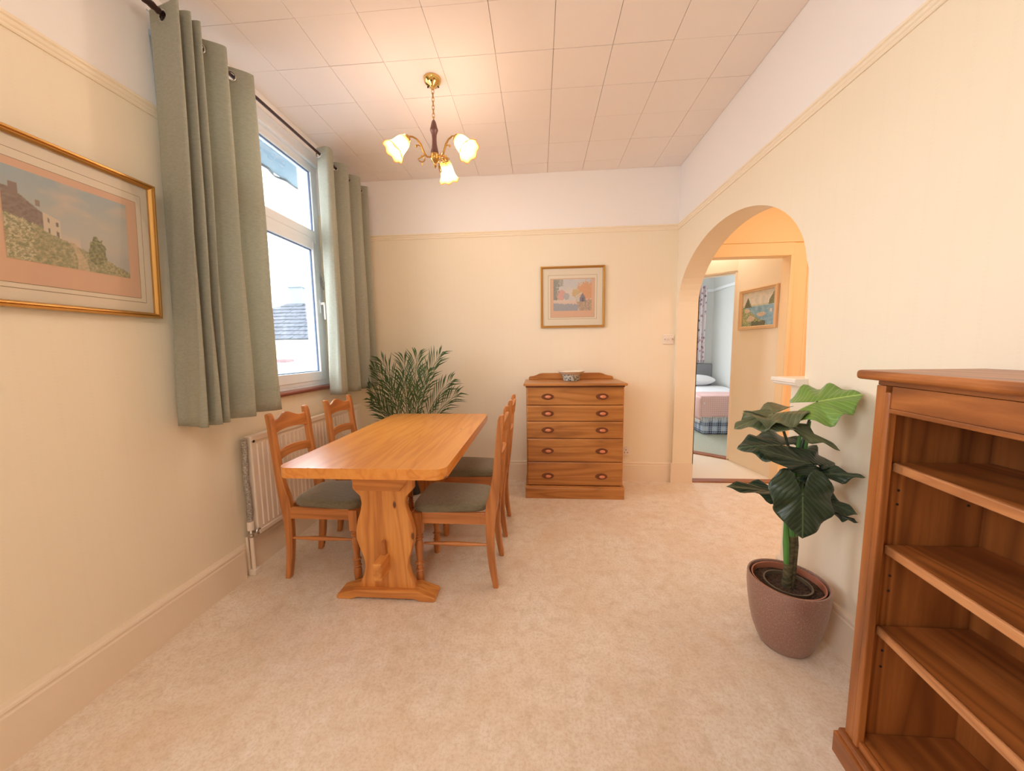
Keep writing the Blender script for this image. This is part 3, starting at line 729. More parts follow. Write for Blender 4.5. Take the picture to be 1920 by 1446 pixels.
def lake(u, v):
    n = fb(u, v, 10, 1); f2 = fb(u, v, 40, 2)
    c = lerp((196, 204, 202), (226, 222, 214), .5+n)
    if v < .60: c = lerp((72, 142, 196), (120, 178, 214), .5+n+.4*f2)
    if abs(v-.60) < .03: c = lerp((214, 214, 196), (150, 176, 160), .5+f2)
    if v > .55 and abs(u-.17) < (.86-v)*.42*(1+.5*f2): c = (52, 66, 46)
    if u > .80 and .58 < v < .64+1.9*(u-.80)+.05*n: c = lerp((58, 74, 50), (110, 120, 80), .5+f2)
    bank = .58-.75*max(0, u-.05)+.04*n
    if v < bank: c = lerp((70, 112, 62), (130, 152, 88), .5+n*1.2)
    if v < bank and f2 > .22: c = (206, 200, 170)
    if .30 < u < .74 and v < .13+.05*n: c = lerp((34, 46, 44), (70, 92, 66), .5+f2)
    for cx, cy, rx, ry in ((.28, .22, .13, .08), (.60, .32, .13, .06), (.16, .46, .10, .05)):   # pale boulders on the bank
        if ((u-cx)/rx)**2+((v-cy)/ry)**2 < 1+.4*n: c = lerp((222, 208, 190), (176, 150, 128), .5+f2*1.2)
    if abs(u-.885) < .03 and .36 < v < .46: c = (226, 214, 206)      # small sail
    if abs(u-.80) < .012*(1.2-(v-.62)*4) and .62 < v < .78: c = (236, 236, 230)
    return c
frameL = picture('gilt-framed print of a clifftop cottage on the left wall', (L+.019, 1.183, 1.690), (0, 1, 0), (1, 0, 0), .545, .552, .022, .024, .335, .283, .018, cliff, gold,
        [(.520, .535, 0, mount), (.450, .430, 0, mount_line), (.446, .426, 0, mount), (.410, .385, -.006, mount_line), (.406, .381, -.006, apricot)], lean=.055)
picture('small gilt-framed watercolour of a country lane above the chest of drawers', (.311, D-.003, 1.728), (1, 0, 0), (0, -1, 0), .580, .552, .020, .020, .345, .282, .018, lane, gold,
        [(.560, .530, 0, mount), (.442, .396, 0, mount_line), (.437, .391, 0, mount), (.400, .350, -.008, mount_line), (.396, .346, -.008, apricot)])
ew = Vector((PA.x-P0.x, PA.y-P0.y, 0)).normalized(); en_ = Vector((-.984, -.175, 0))
en_ = (en_-ew*en_.dot(ew)).normalized()
cpic = Vector((P0.x, P0.y, 0))+ew*.305+Vector((0, 0, 1.628))+en_*.002
picture('light wood framed embroidered lake scene on the hall wall', tuple(cpic), tuple(ew), tuple(en_), .470, .402, .034, .030, .405, .335, 0, lake, mat('pale_frame_wood', srgb(222, 186, 142), .5), [(.41, .34, 0, mount)], glazed=False)

# ------------------------------------------------------------------ switches and sockets
sw = thing('light_switch', 'white double light switch on the back wall beside the arch', 'light switch', (1.18, D, 1.29))
b = BM(); box(b, 1.133, 1.222, D-.010, D-.0005, 1.288, 1.374); mk('faceplate', b, plastic, sw, bevel=.003)
for x in (1.163, 1.192): b = BM(); prism(b, [(D-.0105, 1.318), (D-.014, 1.318), (D-.018, 1.343), (D-.0105, 1.343)], 'X', x-.006, x+.006); mk('rocker', b, plastic, sw)
for x in (1.143, 1.212): b = BM(); lathe(b, [(.0035, 0), (.0035, .002)], (x, D-.0105, 1.331), 10, M=Matrix.Rotation(PI/2, 3, 'X')); mk('screw', b, dark, sw)
so = thing('wall_socket', 'white double power socket low on the back wall behind the chest', 'socket', (.78, D, .24))
b = BM(); box(b, .705, .853, D-.010, D-.0005, .243, .331); mk('faceplate', b, plastic, so, bevel=.003)
for cx in (.742, .818):
    for dx, dz in ((0, .018), (-.014, -.008), (.014, -.008)):
        b = BM(); box(b, cx+dx-.0035, cx+dx+.0035, D-.0112, D-.0102, .283+dz-.004, .283+dz+.004); mk('pin_hole', b, dark, so)

# ------------------------------------------------------------------ radiator and its pipe
rd = thing('radiator', 'white ribbed panel radiator under the window behind the chairs', 'radiator', (-1.62, 2.4, .22))
ry0, ry1 = 1.815, 3.02
b = BM(); box(b, -1.645, -1.606, ry0, ry1, .225, .795); mk('panel', b, rad_m, rd, bevel=.006)
n = 30; pitch_ = (ry1-ry0-.06)/n
for i in range(n):
    y = ry0+.03+pitch_*(i+.5)
    if i == 0:
        b = BM(); prism(b, [(-pitch_*.36, 0), (-pitch_*.24, .005), (pitch_*.24, .005), (pitch_*.36, 0)], 'Z', -.24, .24)
        for v in b.verts: v.co = (v.co.y, v.co.x, v.co.z)
        me0 = mk('rib', b, rad_m, rd, world=False); me0.location = Vector((-1.606, y, .505))-wloc(rd)
    else:
        o = me0.copy(); COL.objects.link(o); o.location = Vector((-1.606, y, .505))-wloc(rd)
b = BM(); box(b, -1.608, -1.598, ry0, ry1, .765, .797); box(b, -1.608, -1.598, ry0, ry1, .225, .250); mk('edge_seam', b, rad_m, rd, bevel=.004)
b = BM(); lathe(b, [(.006, 0), (.008, .006), (.003, .008)], (-1.602, ry0+.010, .765), 10, M=Matrix.Rotation(PI/2, 3, 'Y')); mk('bleed_valve', b, dark, rd)
pi = thing('heating_pipe', 'silver-lagged heating pipe at the left end of the radiator', 'pipe', (-1.63, 1.79, 0))
lag = mat('silver_lagging', rough=.5, metal=.4); setc(lag, ramp(lag, noise(lag, coords(lag), 130, 4, .8), [(.35, srgb(120, 112, 104)), (.65, srgb(214, 210, 204))])); bump(lag, noise(lag, coords(lag), 90, 3), 1, .01)
b = BM(); tube(b, [(-1.63, 1.792+.004*math.sin(k), .785-.047*k) for k in range(11)], [.014+.002*math.sin(k*2.3) for k in range(11)], 10); mk('lagging', b, lag, pi, smooth=True)
b = BM(); lathe(b, [(.017, .262), (.018, .266), (.018, .305), (.016, .312)], (-1.63, 1.790, 0), 14); mk('collar', b, plastic, pi, smooth=True)
b = BM(); lathe(b, [(.010, .215), (.013, .225), (.010, .235), (.015, .245), (.009, .262)], (-1.63, 1.790, 0), 12); tube(b, [(-1.63, 1.79, .24), (-1.622, 1.815, .24), (-1.622, 1.83, .24)], .008); torus(b, (-1.605, 1.812, .245), .014, .005, (1, 0, 0), 14, 6); mk('valve', b, steel, pi, smooth=True)
b = BM(); tube(b, [(-1.63, 1.790, .222), (-1.63, 1.788, .10), (-1.628, 1.785, .0)], .0105, 12); mk('down_pipe', b, rad_m, pi, smooth=True)
b = BM(); tube(b, [(-1.656, 1.785, .222), (-1.656, 1.785, .0)], .008, 10); mk('down_pipe', b, rad_m, pi, smooth=True)
b = BM(); box(b, -1.650, -1.608, 1.768, 1.812, .0005, .030); mk('floor_bracket', b, plastic, pi, bevel=.004)

# ------------------------------------------------------------------ curtains
ROD_X, ROD_Z = -1.555, 2.668
def curtain(label, plan, z1, z0, yc, flare):
    """plan: (y, x) polyline of the heading, smoothed; the cloth hangs from z1 to z0, holes and rings where it crosses the pole"""
    t = thing('curtain', label, 'curtain', (ROD_X, sum(p[0] for p in plan)/len(plan), z0), group='sage curtains at the left window')
    P = [Vector((p[1], p[0])) for p in plan]; S_ = []; n = len(P); SUB = 14
    for i in range(n-1):
        p0, p1, p2, p3 = P[max(i-1, 0)], P[i], P[i+1], P[min(i+2, n-1)]
        for k in range(SUB):
            s = k/SUB; S_.append((.5*((2*p1)+(p2-p0)*s+(2*p0-5*p1+4*p2-p3)*s*s+(3*p1-p0-3*p2+p3)*s**3), i+s))
    S_.append((P[-1], n-1))
    def at(q, s, z):
        tz = (z1-z)/(z1-z0)
        w = .004*math.sin(s*3.1+tz*5)*tz+.003*math.sin(s*7+tz*11)*tz
        return (ROD_X+(q.x-ROD_X)*(1+.05*tz)+w, yc+(q.y-yc)*(1+(flare-1)*tz)+w*.6, z)
    zs = [z1-.004*k for k in range(20)]; zs += [zs[-1]+(z0-zs[-1])*(k/34) for k in range(1, 35)]
    b = BM(); rows = [[at(q, s, z) for q, s in S_] for z in zs]; grid(b, rows)
    cross = []
    for (q0, s0), (q1, s1) in zip(S_, S_[1:]):
        if (q0.x-ROD_X)*(q1.x-ROD_X) < 0 and (not cross or abs(q0.y-cross[-1][0].y) > .012): cross.append((Vector((ROD_X, at(q0, s0, ROD_Z)[1], ROD_Z-.006)), q1-q0))
        if (q0.x-ROD_X)*(q1.x-ROD_X) < 0:
            pass
    dead = [f for f in b.faces if any((f.calc_center_median()-c).length < .021 for c, _ in cross)]
    bmesh.ops.delete(b, geom=dead, context='FACES')
    mk('cloth', b, curtain_m, t, smooth='all', solid=.003)
    b = BM(); hz = z0+.13
    grid(b, [[tuple(Vector(at(q, s, zz))+Vector((.0022, -.0012, 0))) for q, s in S_] for zz in (hz, hz-.004)])
    mk('hem_seam', b, curtain_m, t, solid=.001)
    for c, tg in cross:
        b = BM(); torus(b, tuple(c), .0225, .0042, (tg.y, -tg.x, 0), 24, 6); mk('eyelet', b, steel, t, smooth='all')
    return t
planL = [(1.527, -1.630), (1.512, -1.56), (1.492, -1.475), (1.510, -1.49), (1.526, -1.60), (1.538, -1.59), (1.542, -1.485), (1.556, -1.48), (1.570, -1.60), (1.582, -1.59), (1.588, -1.48), (1.604, -1.49), (1.614, -1.61), (1.636, -1.612), (1.70, -1.500), (1.73, -1.475), (1.755, -1.53), (1.772, -1.61), (1.795, -1.612), (1.865, -1.515), (1.897, -1.485), (1.908, -1.49)]
curtain('left sage curtain hanging on the dark pole beside the gilt-framed clifftop picture', planL, 2.705, .932, 1.905, 1.15)
planR = [(2.565, -1.57), (2.55, -1.50), (2.565, -1.478), (2.61, -1.48), (2.66, -1.52), (2.70, -1.615), (2.73, -1.62), (2.77, -1.52), (2.80, -1.480), (2.84, -1.50), (2.88, -1.61), (2.91, -1.62), (2.96, -1.52), (2.99, -1.485), (3.04, -1.50), (3.08, -1.61), (3.12, -1.62), (3.16, -1.52), (3.18, -1.50)]
curtain('right sage curtain at the far end of the pole near the palm', planR, 2.705, .935, 3.18, 1.02)
po = thing('curtain_pole', 'dark curtain pole with finial running above the window', 'curtain pole', (ROD_X, 2.2, ROD_Z))
b = BM(); tube(b, [(ROD_X, 1.46, ROD_Z), (ROD_X, 3.24, ROD_Z)], .0095, 12); mk('pole', b, pole_m, po, smooth=True)
b = BM()
lathe(b, [(.010, 0), (.014, .008), (.011, .018), (.0145, .03), (.013, .045), (.016, .06), (.012, .075), (.015, .09), (.012, .105), (.020, .12), (.022, .14), (.006, .165)], (ROD_X, 1.50, ROD_Z), 14, M=Matrix.Rotation(PI/2, 3, 'X'))
mk('finial', b, pole_m, po, smooth=True)
for y in (1.610, 3.21):
    b = BM(); tube(b, [(L+.001, y, ROD_Z-.01), (ROD_X, y, ROD_Z-.011)], .006, 8); box(b, L+.001, L+.006, y-.015, y+.015, ROD_Z-.045, ROD_Z+.02); mk('bracket', b, pole_m, po)

# ------------------------------------------------------------------ chandelier
CX_, CY_ = -.605, 2.175
chn = thing('chandelier', 'three-arm brass chandelier with frosted amber bell shades, lit', 'chandelier', (CX_, CY_, 2.30))
b = BM(); lathe(b, [(.050, H-.001), (.050, H-.006), (.047, H-.016), (.036, H-.030), (.016, H-.038), (.008, H-.050), (.008, H-.055)], (CX_, CY_, 0), 28); mk('ceiling_rose', b, brass_l, chn, smooth=True)
for k in range(3):
    a = k*2.1+.6; b = BM(); lathe(b, [(.004, 0), (.004, .004)], (CX_+.036*math.cos(a), CY_+.036*math.sin(a), H-.034), 8); mk('screw', b, dark, chn)
zc = H-.055; k = 0
while zc > 2.60:
    b = BM(); torus(b, (CX_, CY_, zc-.012), .010, .0022, (1, 0, 0) if k % 2 else (0, 1, 0), 14, 6, 1 if k % 2 else .7, 1.5 if not k % 2 else 1)
    if k % 2:
        for v in b.verts: v.co.z = (v.co.z-(zc-.012))*1.5+(zc-.012); v.co.y = (v.co.y-CY_)*.7+CY_
    mk('chain_link', b, brass, chn, smooth='all'); zc -= .0215; k += 1
b = BM(); lathe(b, [(.006, 2.600), (.012, 2.590), (.016, 2.575), (.021, 2.555), (.024, 2.545), (.021, 2.538), (.015, 2.520), (.013, 2.495), (.014, 2.470), (.018, 2.445), (.023, 2.425), (.024, 2.415)], (CX_, CY_, 0), 20); mk('column', b, darkwood, chn, smooth=True)
b = BM(); lathe(b, [(.022, 2.416), (.027, 2.405), (.028, 2.395), (.024, 2.380), (.016, 2.368), (.008, 2.360), (.006, 2.352), (.009, 2.345), (.003, 2.335)], (CX_, CY_, 0), 20); mk('hub', b, brass, chn, smooth=True)
def shade_mat():
    m = bpy.data.materials.new('lit_amber_glass'); m.use_nodes = True; nt = m.node_tree; nt.nodes.clear()
    o = N(m, 'ShaderNodeOutputMaterial'); uv = N(m, 'ShaderNodeUVMap'); sp = N(m, 'ShaderNodeSeparateXYZ'); LK(m, uv.outputs[0], sp.inputs[0])
    c = ramp(m, sp.outputs['Y'], [(0, srgb(255, 170, 50)), (.18, srgb(255, 214, 110)), (.45, srgb(255, 238, 190)), (.82, srgb(255, 226, 140)), (1, srgb(255, 150, 50))])
    s = ramp(m, sp.outputs['Y'], [(0, (.25, .25, .25, 1)), (.3, (1, 1, 1, 1)), (.78, (.9, .9, .9, 1)), (1, (.25, .25, .25, 1))])
    e = N(m, 'ShaderNodeEmission'); LK(m, c, e.inputs[0]); LK(m, math_(m, 'MULTIPLY', s, 1.25), e.inputs[1])
    tr = N(m, 'ShaderNodeBsdfTranslucent'); LK(m, mix(m, .75, c, (0, 0, 0, 1)), tr.inputs[0]); x = N(m, 'ShaderNodeAddShader'); LK(m, e.outputs[0], x.inputs[0]); LK(m, tr.outputs[0], x.inputs[1])
    LK(m, x.outputs[0], o.inputs[0]); return m
shade_m = shade_mat(); bulb_m = bpy.data.materials.new('lit_bulb'); bulb_m.use_nodes = True
_nt = bulb_m.node_tree; _nt.nodes.clear(); _o = N(bulb_m, 'ShaderNodeOutputMaterial'); _e = N(bulb_m, 'ShaderNodeEmission'); _e.inputs[0].default_value = srgb(255, 220, 170); _e.inputs[1].default_value = 25; LK(bulb_m, _e.outputs[0], _o.inputs[0])
shprof = [(.020, 0), (.030, .006), (.036, .020), (.040, .040), (.042, .060), (.045, .078), (.052, .094), (.062, .108), (.066, .113)]
for ai, ang in enumerate((math.radians(212), math.radians(338), math.radians(84))):
    d = Vector((math.cos(ang), math.sin(ang), 0)); C0 = Vector((CX_, CY_, 0)); Z = Vector((0, 0, 1))
    def AP(r, z): return tuple(C0+d*r+Z*z)
    b = BM()
    tube(b, [AP(.022, 2.392), AP(.045, 2.388), AP(.060, 2.398), AP(.070, 2.420), AP(.082, 2.448), AP(.102, 2.470), AP(.126, 2.478), AP(.146, 2.474), AP(.158, 2.462)], [.005, .005, .006, .006, .006, .005, .005, .005, .006], 8)
    sc = [AP(.058, 2.395)]
    for k in range(15):
        a = -PI*.15-k*.42; rr = .026*(1-k/17); sc.append(AP(.078+rr*math.cos(a)*1.0, 2.368+rr*math.sin(a)*1.0+.006))
    tube(b, sc, .0035, 6)
    tube(b, [AP(.066, 2.42), AP(.080, 2.436), AP(.096, 2.440), AP(.108, 2.434)], .003, 6)
    lathe(b, [(.002, -.008), (.008, 0), (.002, .008)], AP(.108, 2.432), 8)
    tube(b, [AP(.078, 2.345), AP(.078, 2.333)], [.004, .001], 6)
    mk('arm', b, brass, chn, smooth=True)
    axis = (d*.66-Z*.75).normalized(); N0 = Vector(AP(.158, 2.462)); q = axis.to_track_quat('Z', 'Y').to_matrix()
    b = BM(); lathe(b, [(.008, -.012), (.018, -.008), (.024, .0), (.026, .012), (.022, .018)], tuple(N0), 18, M=q); mk('shade_holder', b, brass, chn, smooth=True)
    b = BM(); uvl = b.loops.layers.uv.new('UVMap'); seg = 36; rings = []
    for i, (r, z) in enumerate(shprof):
        t_ = i/(len(shprof)-1); ring = []
        for k in range(seg):
            a = 2*PI*k/seg; rr = r*(1+.04*t_*t_*math.cos(7*a)); zz = z+.005*max(0, t_-.7)/.3*math.cos(7*a)
            v = b.verts.new(N0+q@Vector((rr*math.cos(a), rr*math.sin(a), zz+.010))); ring.append((v, t_))
        rings.append(ring)
    for A, B in zip(rings, rings[1:]):
        for k in range(seg):
            qd = (A[k], A[(k+1) % seg], B[(k+1) % seg], B[k]); f = b.faces.new([x[0] for x in qd])
            for lp, x in zip(f.loops, qd): lp[uvl].uv = (.5, x[1])
    mk('lamp_shade', b, shade_m, chn, smooth='all', solid=.002)
    b = BM(); lathe(b, [(.006, .02), (.010, .035), (.016, .055), (.018, .068), (.013, .082), (.004, .088)], tuple(N0), 14, M=q); mk('bulb', b, bulb_m, chn, smooth='all')
    p = N0+axis*.105
    point('chandelier_bulb', tuple(p), 2.1, (1.0, .82, .66), .03)
    point('chandelier_glow', tuple(N0+axis*.06+Z*.07), .62, (1.0, .66, .53), .05)

# ------------------------------------------------------------------ bookcase
bk = thing('bookcase', 'open teak bookcase with three shelves against the right wall', 'bookcase', (1.06, .60, 0))
A0 = Vector((.925, 1.036)); ca = math.radians(7.0); fd = Vector((-math.sin(ca), -math.cos(ca))); fn_ = Vector((-math.cos(ca), math.sin(ca)))
Lb = .98; XW = R-.022
def F(s, out=0.0): p = A0+fd*s+fn_*out; return (p.x, p.y)
def fbox(bm, s0, s1, o0, o1, z0, z1):
    prism(bm, [F(s0, o0), F(s1, o0), F(s1, o1), F(s0, o1)], 'Z', z0, z1)
def shelfpoly(inset_s, front_out, back_x):
    a = F(inset_s, front_out); b_ = F(Lb-inset_s, front_out)
    return [a, b_, (back_x, b_[1]), (back_x, a[1])]
tk = teak
b = BM(); fbox(b, 0, .030, -.018, 0, .09, 1.150); mk('stile', b, tk['Z'], bk, bevel=.002)
b = BM(); fbox(b, .033, .050, -.018, .004, .09, 1.135); mk('stile_bead', b, tk['Z'], bk, bevel=.005, seg=3)
b = BM(); fbox(b, Lb-.030, Lb, -.018, 0, .09, 1.150); mk('stile', b, tk['Z'], bk, bevel=.002)
b = BM(); fbox(b, Lb-.050, Lb-.033, -.018, .004, .09, 1.135); mk('stile_bead', b, tk['Z'], bk, bevel=.005, seg=3)
a = F(0, -.018); b = BM(); prism(b, [F(0, -.018), F(.020, -.018), (XW, F(.020, -.018)[1]+.0), (XW, a[1])], 'Z', .02, 1.150); mk('side_panel', b, tk['Z'], bk)
a = F(Lb, -.018); b = BM(); prism(b, [F(Lb, -.018), F(Lb-.020, -.018), (XW, F(Lb-.020, -.018)[1]), (XW, a[1])], 'Z', .02, 1.150); mk('side_panel', b, tk['Z'], bk)
b = BM(); box(b, XW-.008, XW, F(Lb-.02, -.018)[1], F(.02, -.018)[1], .02, 1.150); mk('back_panel', b, tk['Z'], bk)
b = BM(); fbox(b, .050, Lb-.050, -.016, -.001, 1.093, 1.150); mk('top_rail', b, tk['Y'], bk)
b = BM(); fbox(b, .050, Lb-.050, -.016, .003, 1.080, 1.0925); mk('rail_bead', b, tk['Y'], bk, bevel=.003)
b = BM(); fbox(b, -.002, Lb+.002, -.02, -.004, 1.1505, 1.164); mk('neck_moulding', b, tk['Y'], bk, bevel=.002)
pl = [F(-.035, .030), F(Lb+.035, .030), (R-.003, F(Lb+.035, .03)[1]), (R-.003, F(-.035, .03)[1])]
b = BM(); prism(b, pl, 'Z', 1.1645, 1.190); mk('top', b, tk['Y'], bk, bevel=.009, seg=3)
for z in (.940, .705, .462):
    b = BM(); a = F(.024, -.045); c = F(Lb-.024, -.045)
    prism(b, [a, c, (XW-.01, c[1]), (XW-.01, a[1])], 'Z', z-.020, z); sh = mk('shelf', b, tk['Y'], bk)
    b = BM(); fbox(b, .024, Lb-.024, -.0445, -.034, z-.024, z+.001); mk('shelf_lipping', b, wood('light_teak_edge', srgb(150, 90, 48), srgb(190, 126, 76), srgb(206, 146, 96), 'Y', knots=False) if 'light_teak_edge' not in bpy.data.materials else bpy.data.materials['light_teak_edge'], sh, bevel=.004)
b = BM(); a = F(.022, -.018); c = F(Lb-.022, -.018); prism(b, [a, c, (XW-.01, c[1]), (XW-.01, a[1])], 'Z', .092, .112); mk('bottom_board', b, tk['Y'], bk)
b = BM(); fbox(b, .03, Lb-.03, -.017, -.002, .0905, .113); mk('bottom_edge', b, tk['Y'], bk, bevel=.004)
b = BM(); P_ = [F(-.018, .018), F(Lb+.018, .018), (XW-.002, F(Lb+.018, .018)[1]), (XW-.002, F(-.018, .018)[1])]
prism(b, P_, 'Z', 0, .068); mk('plinth', b, tk['Y'], bk, bevel=.002)
P_ = [F(-.012, .012), F(Lb+.012, .012), (XW-.002, F(Lb+.012, .012)[1]), (XW-.002, F(-.012, .012)[1])]
b = BM(); prism(b, P_, 'Z', .0685, .0895); mk('plinth_moulding', b, tk['Y'], bk, bevel=.007, seg=3)
b = BM(); yy = F(.020, -.018)[1]-.001
for x in (.985, 1.165):
    for z in (.33, .38, .565, .61, .82, .86): lathe(b, [(.0035, 0), (.0035, .0015)], (x, yy+.0005, z), 8, M=Matrix.Rotation(PI/2, 3, 'X'))
stuff(mk('shelf_pin_hole', b, dark, bk))

# ------------------------------------------------------------------ big-leaved potted plant
PX, PY = 1.035, 1.470
pt = thing('potted_plant', 'tall elephant-ear plant in a speckled mauve pot beside the bookcase', 'potted plant', (PX, PY, 0))
b = BM(); lathe(b, [(.072, .0), (.086, .004), (.100, .030), (.116, .075), (.128, .130), (.137, .190), (.142, .245), (.142, .285), (.140, .292), (.134, .292), (.131, .285), (.129, .20)], (PX, PY, 0), 48); mk('pot', b, pot_m, pt, smooth=True)
b = BM(); lathe(b, [(.121, .18), (.124, .282), (.126, .286), (.122, .286), (.118, .20)], (PX, PY, 0), 40, cap=False); mk('liner', b, inner_pot, pt, smooth=True, solid=.001)
b = BM(); lathe(b, [(.078, .20), (.082, .272), (.084, .276), (.079, .276), (.074, .20)], (PX-.002, PY-.004, 0), 36, cap=False); mk('nursery_pot', b, nursery, pt, smooth=True, solid=.001)
b = BM(); rows = []
for i in range(13):
    r = .119*i/12; rows.append([(PX+r*math.cos(2*PI*k/36), PY+r*math.sin(2*PI*k/36), .262-(.006 if i < 7 else 0)+.006*MN.noise(Vector((r*60*math.cos(2*PI*k/36), r*60*math.sin(2*PI*k/36), 0)))) for k in range(37)])
grid(b, rows); stuff(mk('soil', b, soil, pt))
b = BM(); tube(b, [(PX-.004, PY, .24), (PX-.002, PY, .32), (PX+.002, PY, .42), (PX+.004, PY, .50)], [.017, .016, .015, .014], 12)
tube(b, [(PX+.018, PY+.006, .24), (PX+.020, PY+.004, .34), (PX+.020, PY, .44), (PX+.014, PY, .50)], [.014, .013, .012, .011], 12)
mk('trunk', b, trunk_m, pt, smooth=True)
b = BM(); tube(b, [(PX-.012, PY-.004, .36), (PX-.020, PY-.006, .45), (PX-.026, PY, .56)], [.010, .012, .005], 10); tube(b, [(PX+.014, PY, .40), (PX+.026, PY+.01, .50), (PX+.034, PY+.01, .56)], [.009, .010, .004], 10)
tube(b, [(PX, PY, .48), (PX-.004, PY, .60), (PX-.006, PY, .74), (PX+.008, PY, .90)], [.015, .014, .010, .006], 10); tube(b, [(PX+.012, PY, .48), (PX+.020, PY, .62), (PX+.024, PY, .78), (PX+.040, PY, .96)], [.013, .013, .011, .006], 10)
mk('sheath', b, stem_m, pt, smooth=True)
def leaf(B, T, S, m, drop=.25, petiole_z=.62, back=.55, ripple=.020, dark_p=True):
    B, T, S = Vector(B), Vector(T), Vector(S)
    ax = T-B; Ln = ax.length; ax.normalize(); s = S-B; s = s-ax*s.dot(ax); wd = s.length; s.normalize(); n = ax.cross(s)
    if n.z < 0: n = -n
    b = BM(); uvl = b.loops.layers.uv.new('UVMap'); na, nr = 56, 12; rings = []
    def rad(t):  # t: 0 tip .. pi back ; distances (along, across)
        K = [(0, 1.0, 0), (.10, .93, .16), (.22, .80, .40), (.34, .60, .68), (.46, .36, .90), (.56, .12, 1.0), (.66, -.14, .98), (.76, -.34, .86), (.86, -.53, .68), (.92, -.58, .46), (.965, -.46, .22), (.985, -.26, .08), (1.0, -.03, .0)]
        t = t/PI
        for (a, x0, y0), (c, x1, y1) in zip(K, K[1:]):
            if t <= c:
                f = (t-a)/(c-a); return x0+(x1-x0)*f, y0+(y1-y0)*f
        return K[-1][1:]
    for j in range(nr+1):
        rho = j/nr; ring = []
        for i in range(na+1):
            a = -PI+2*PI*i/na; x, y = rad(abs(a)); 
            if x < 0: x *= back/.5
            y = y*(1 if a >= 0 else -1)
            lx, ly = x*rho*Ln, y*rho*wd
            zz = -drop*Ln*(max(0, x)*rho)**2-.10*wd*abs(y*rho)**1.6-.10*Ln*(max(0, -x)*rho*2)**2*.5
            zz += ripple*rho*math.sin((x*1.3-abs(y)*.5)*7+B.x*40+(2 if y > 0 else 0))*abs(y*rho)
            zz += .06*wd*math.exp(-((y*rho)/.12)**2)*-.4
            ring.append((b.verts.new(B+ax*lx+s*ly+n*zz), (y*rho, x*rho)))
        rings.append(ring)
    for A, C_ in zip(rings, rings[1:]):
        for k in range(na):
            qd = (A[k], A[k+1], C_[k+1], C_[k]); f = b.faces.new([v[0] for v in qd])
            for lp, v in zip(f.loops, qd): lp[uvl].uv = v[1]
    bmesh.ops.remove_doubles(b, verts=b.verts, dist=.00005)
    lo = mk('leaf', b, m, pt, smooth='all', solid=.0014)
    st = Vector((PX+(B.x-PX)*.10, PY+(B.y-PY)*.10, min(petiole_z, B.z-.08))); md_ = st.lerp(B, .55)+Vector((0, 0, .03))
    b = BM(); tube(b, [st, st.lerp(md_, .5)+Vector((0, 0, .008)), md_, md_.lerp(B, .6)+Vector((0, 0, .006)), B], [.006, .005, .0042, .0036, .003], 7)
    mk('petiole', b, stem_d if dark_p else stem_m, lo, smooth=True)
LV = [((1.092, 1.46, 1.042), (1.202, 1.40, 1.083), (1.018, 1.36, 0.978), leaf_light, .05, .80),
 ((0.956, 1.50, 0.986), (0.810, 1.52, 0.932), (0.899, 1.40, 0.955), leaf_olive, .10, .78),
 ((0.956, 1.46, 0.961), (1.123, 1.36, 0.898), (0.943, 1.39, 0.940), leaf_olive, .15, .74),
 ((1.006, 1.52, 0.850), (0.850, 1.55, 0.844), (1.018, 1.62, 0.890), leaf_dark, .15, .68),
 ((1.055, 1.42, 0.801), (0.786, 1.32, 0.891), (0.950, 1.375, 0.785), leaf_dark, .0, .60),
 ((1.084, 1.50, 0.833), (1.167, 1.45, 0.788), (1.130, 1.57, 0.858), leaf_dark, .2, .66),
 ((1.087, 1.46, 0.748), (1.205, 1.37, 0.790), (1.087, 1.38, 0.746), leaf_dark, .15, .60),
 ((1.007, 1.50, 0.647), (0.783, 1.48, 0.702), (0.905, 1.42, 0.659), leaf_dark, .10, .52),
 ((0.976, 1.34, 0.704), (0.969, 1.31, 0.550), (0.873, 1.35, 0.666), leaf_dark, .05, .56),
 ((1.078, 1.44, 0.663), (1.195, 1.36, 0.641), (1.130, 1.47, 0.690), leaf_dark, .15, .54),
 ((1.139, 1.41, 0.608), (1.206, 1.37, 0.595), (1.145, 1.39, 0.600), leaf_dark, .1, .50),
 ((1.092, 1.52, 0.687), (1.171, 1.50, 0.696), (1.090, 1.47, 0.668), leaf_dark, .2, .54)]
for B_, T_, S2, m_, dr_, pz in LV: leaf(B_, T_, S2, m_, dr_, pz)

# ------------------------------------------------------------------ areca palm behind the table
pm = thing('potted_palm', 'feathery green palm in the corner behind the table', 'potted palm', (-1.13, 2.985, 0))
b = BM(); lathe(b, [(.085, 0), (.10, .01), (.125, .24), (.130, .26), (.124, .26), (.118, .22)], (-1.13, 2.985, 0), 32); mk('pot', b, mat('dark_pot', srgb(70, 66, 62), .4), pm, smooth=True)
b = BM(); lathe(b, [(.001, .235), (.117, .235), (.117, .225)], (-1.13, 2.985, 0), 24); stuff(mk('soil', b, soil, pm))
rp = random.Random(11)
fr = [(-.30, .00, 1.10), (-.20, -.05, 1.16), (-.05, .05, 1.17), (.10, -.04, 1.20), (.27, .04, 1.21), (.20, -.10, 1.08), (.36, .02, .98), (-.34, -.05, .93), (-.36, -.02, .80), (.0, -.14, 1.04), (-.14, -.12, .98), (.40, .06, .86), (-.26, -.12, .84), (.14, -.16, .92)]
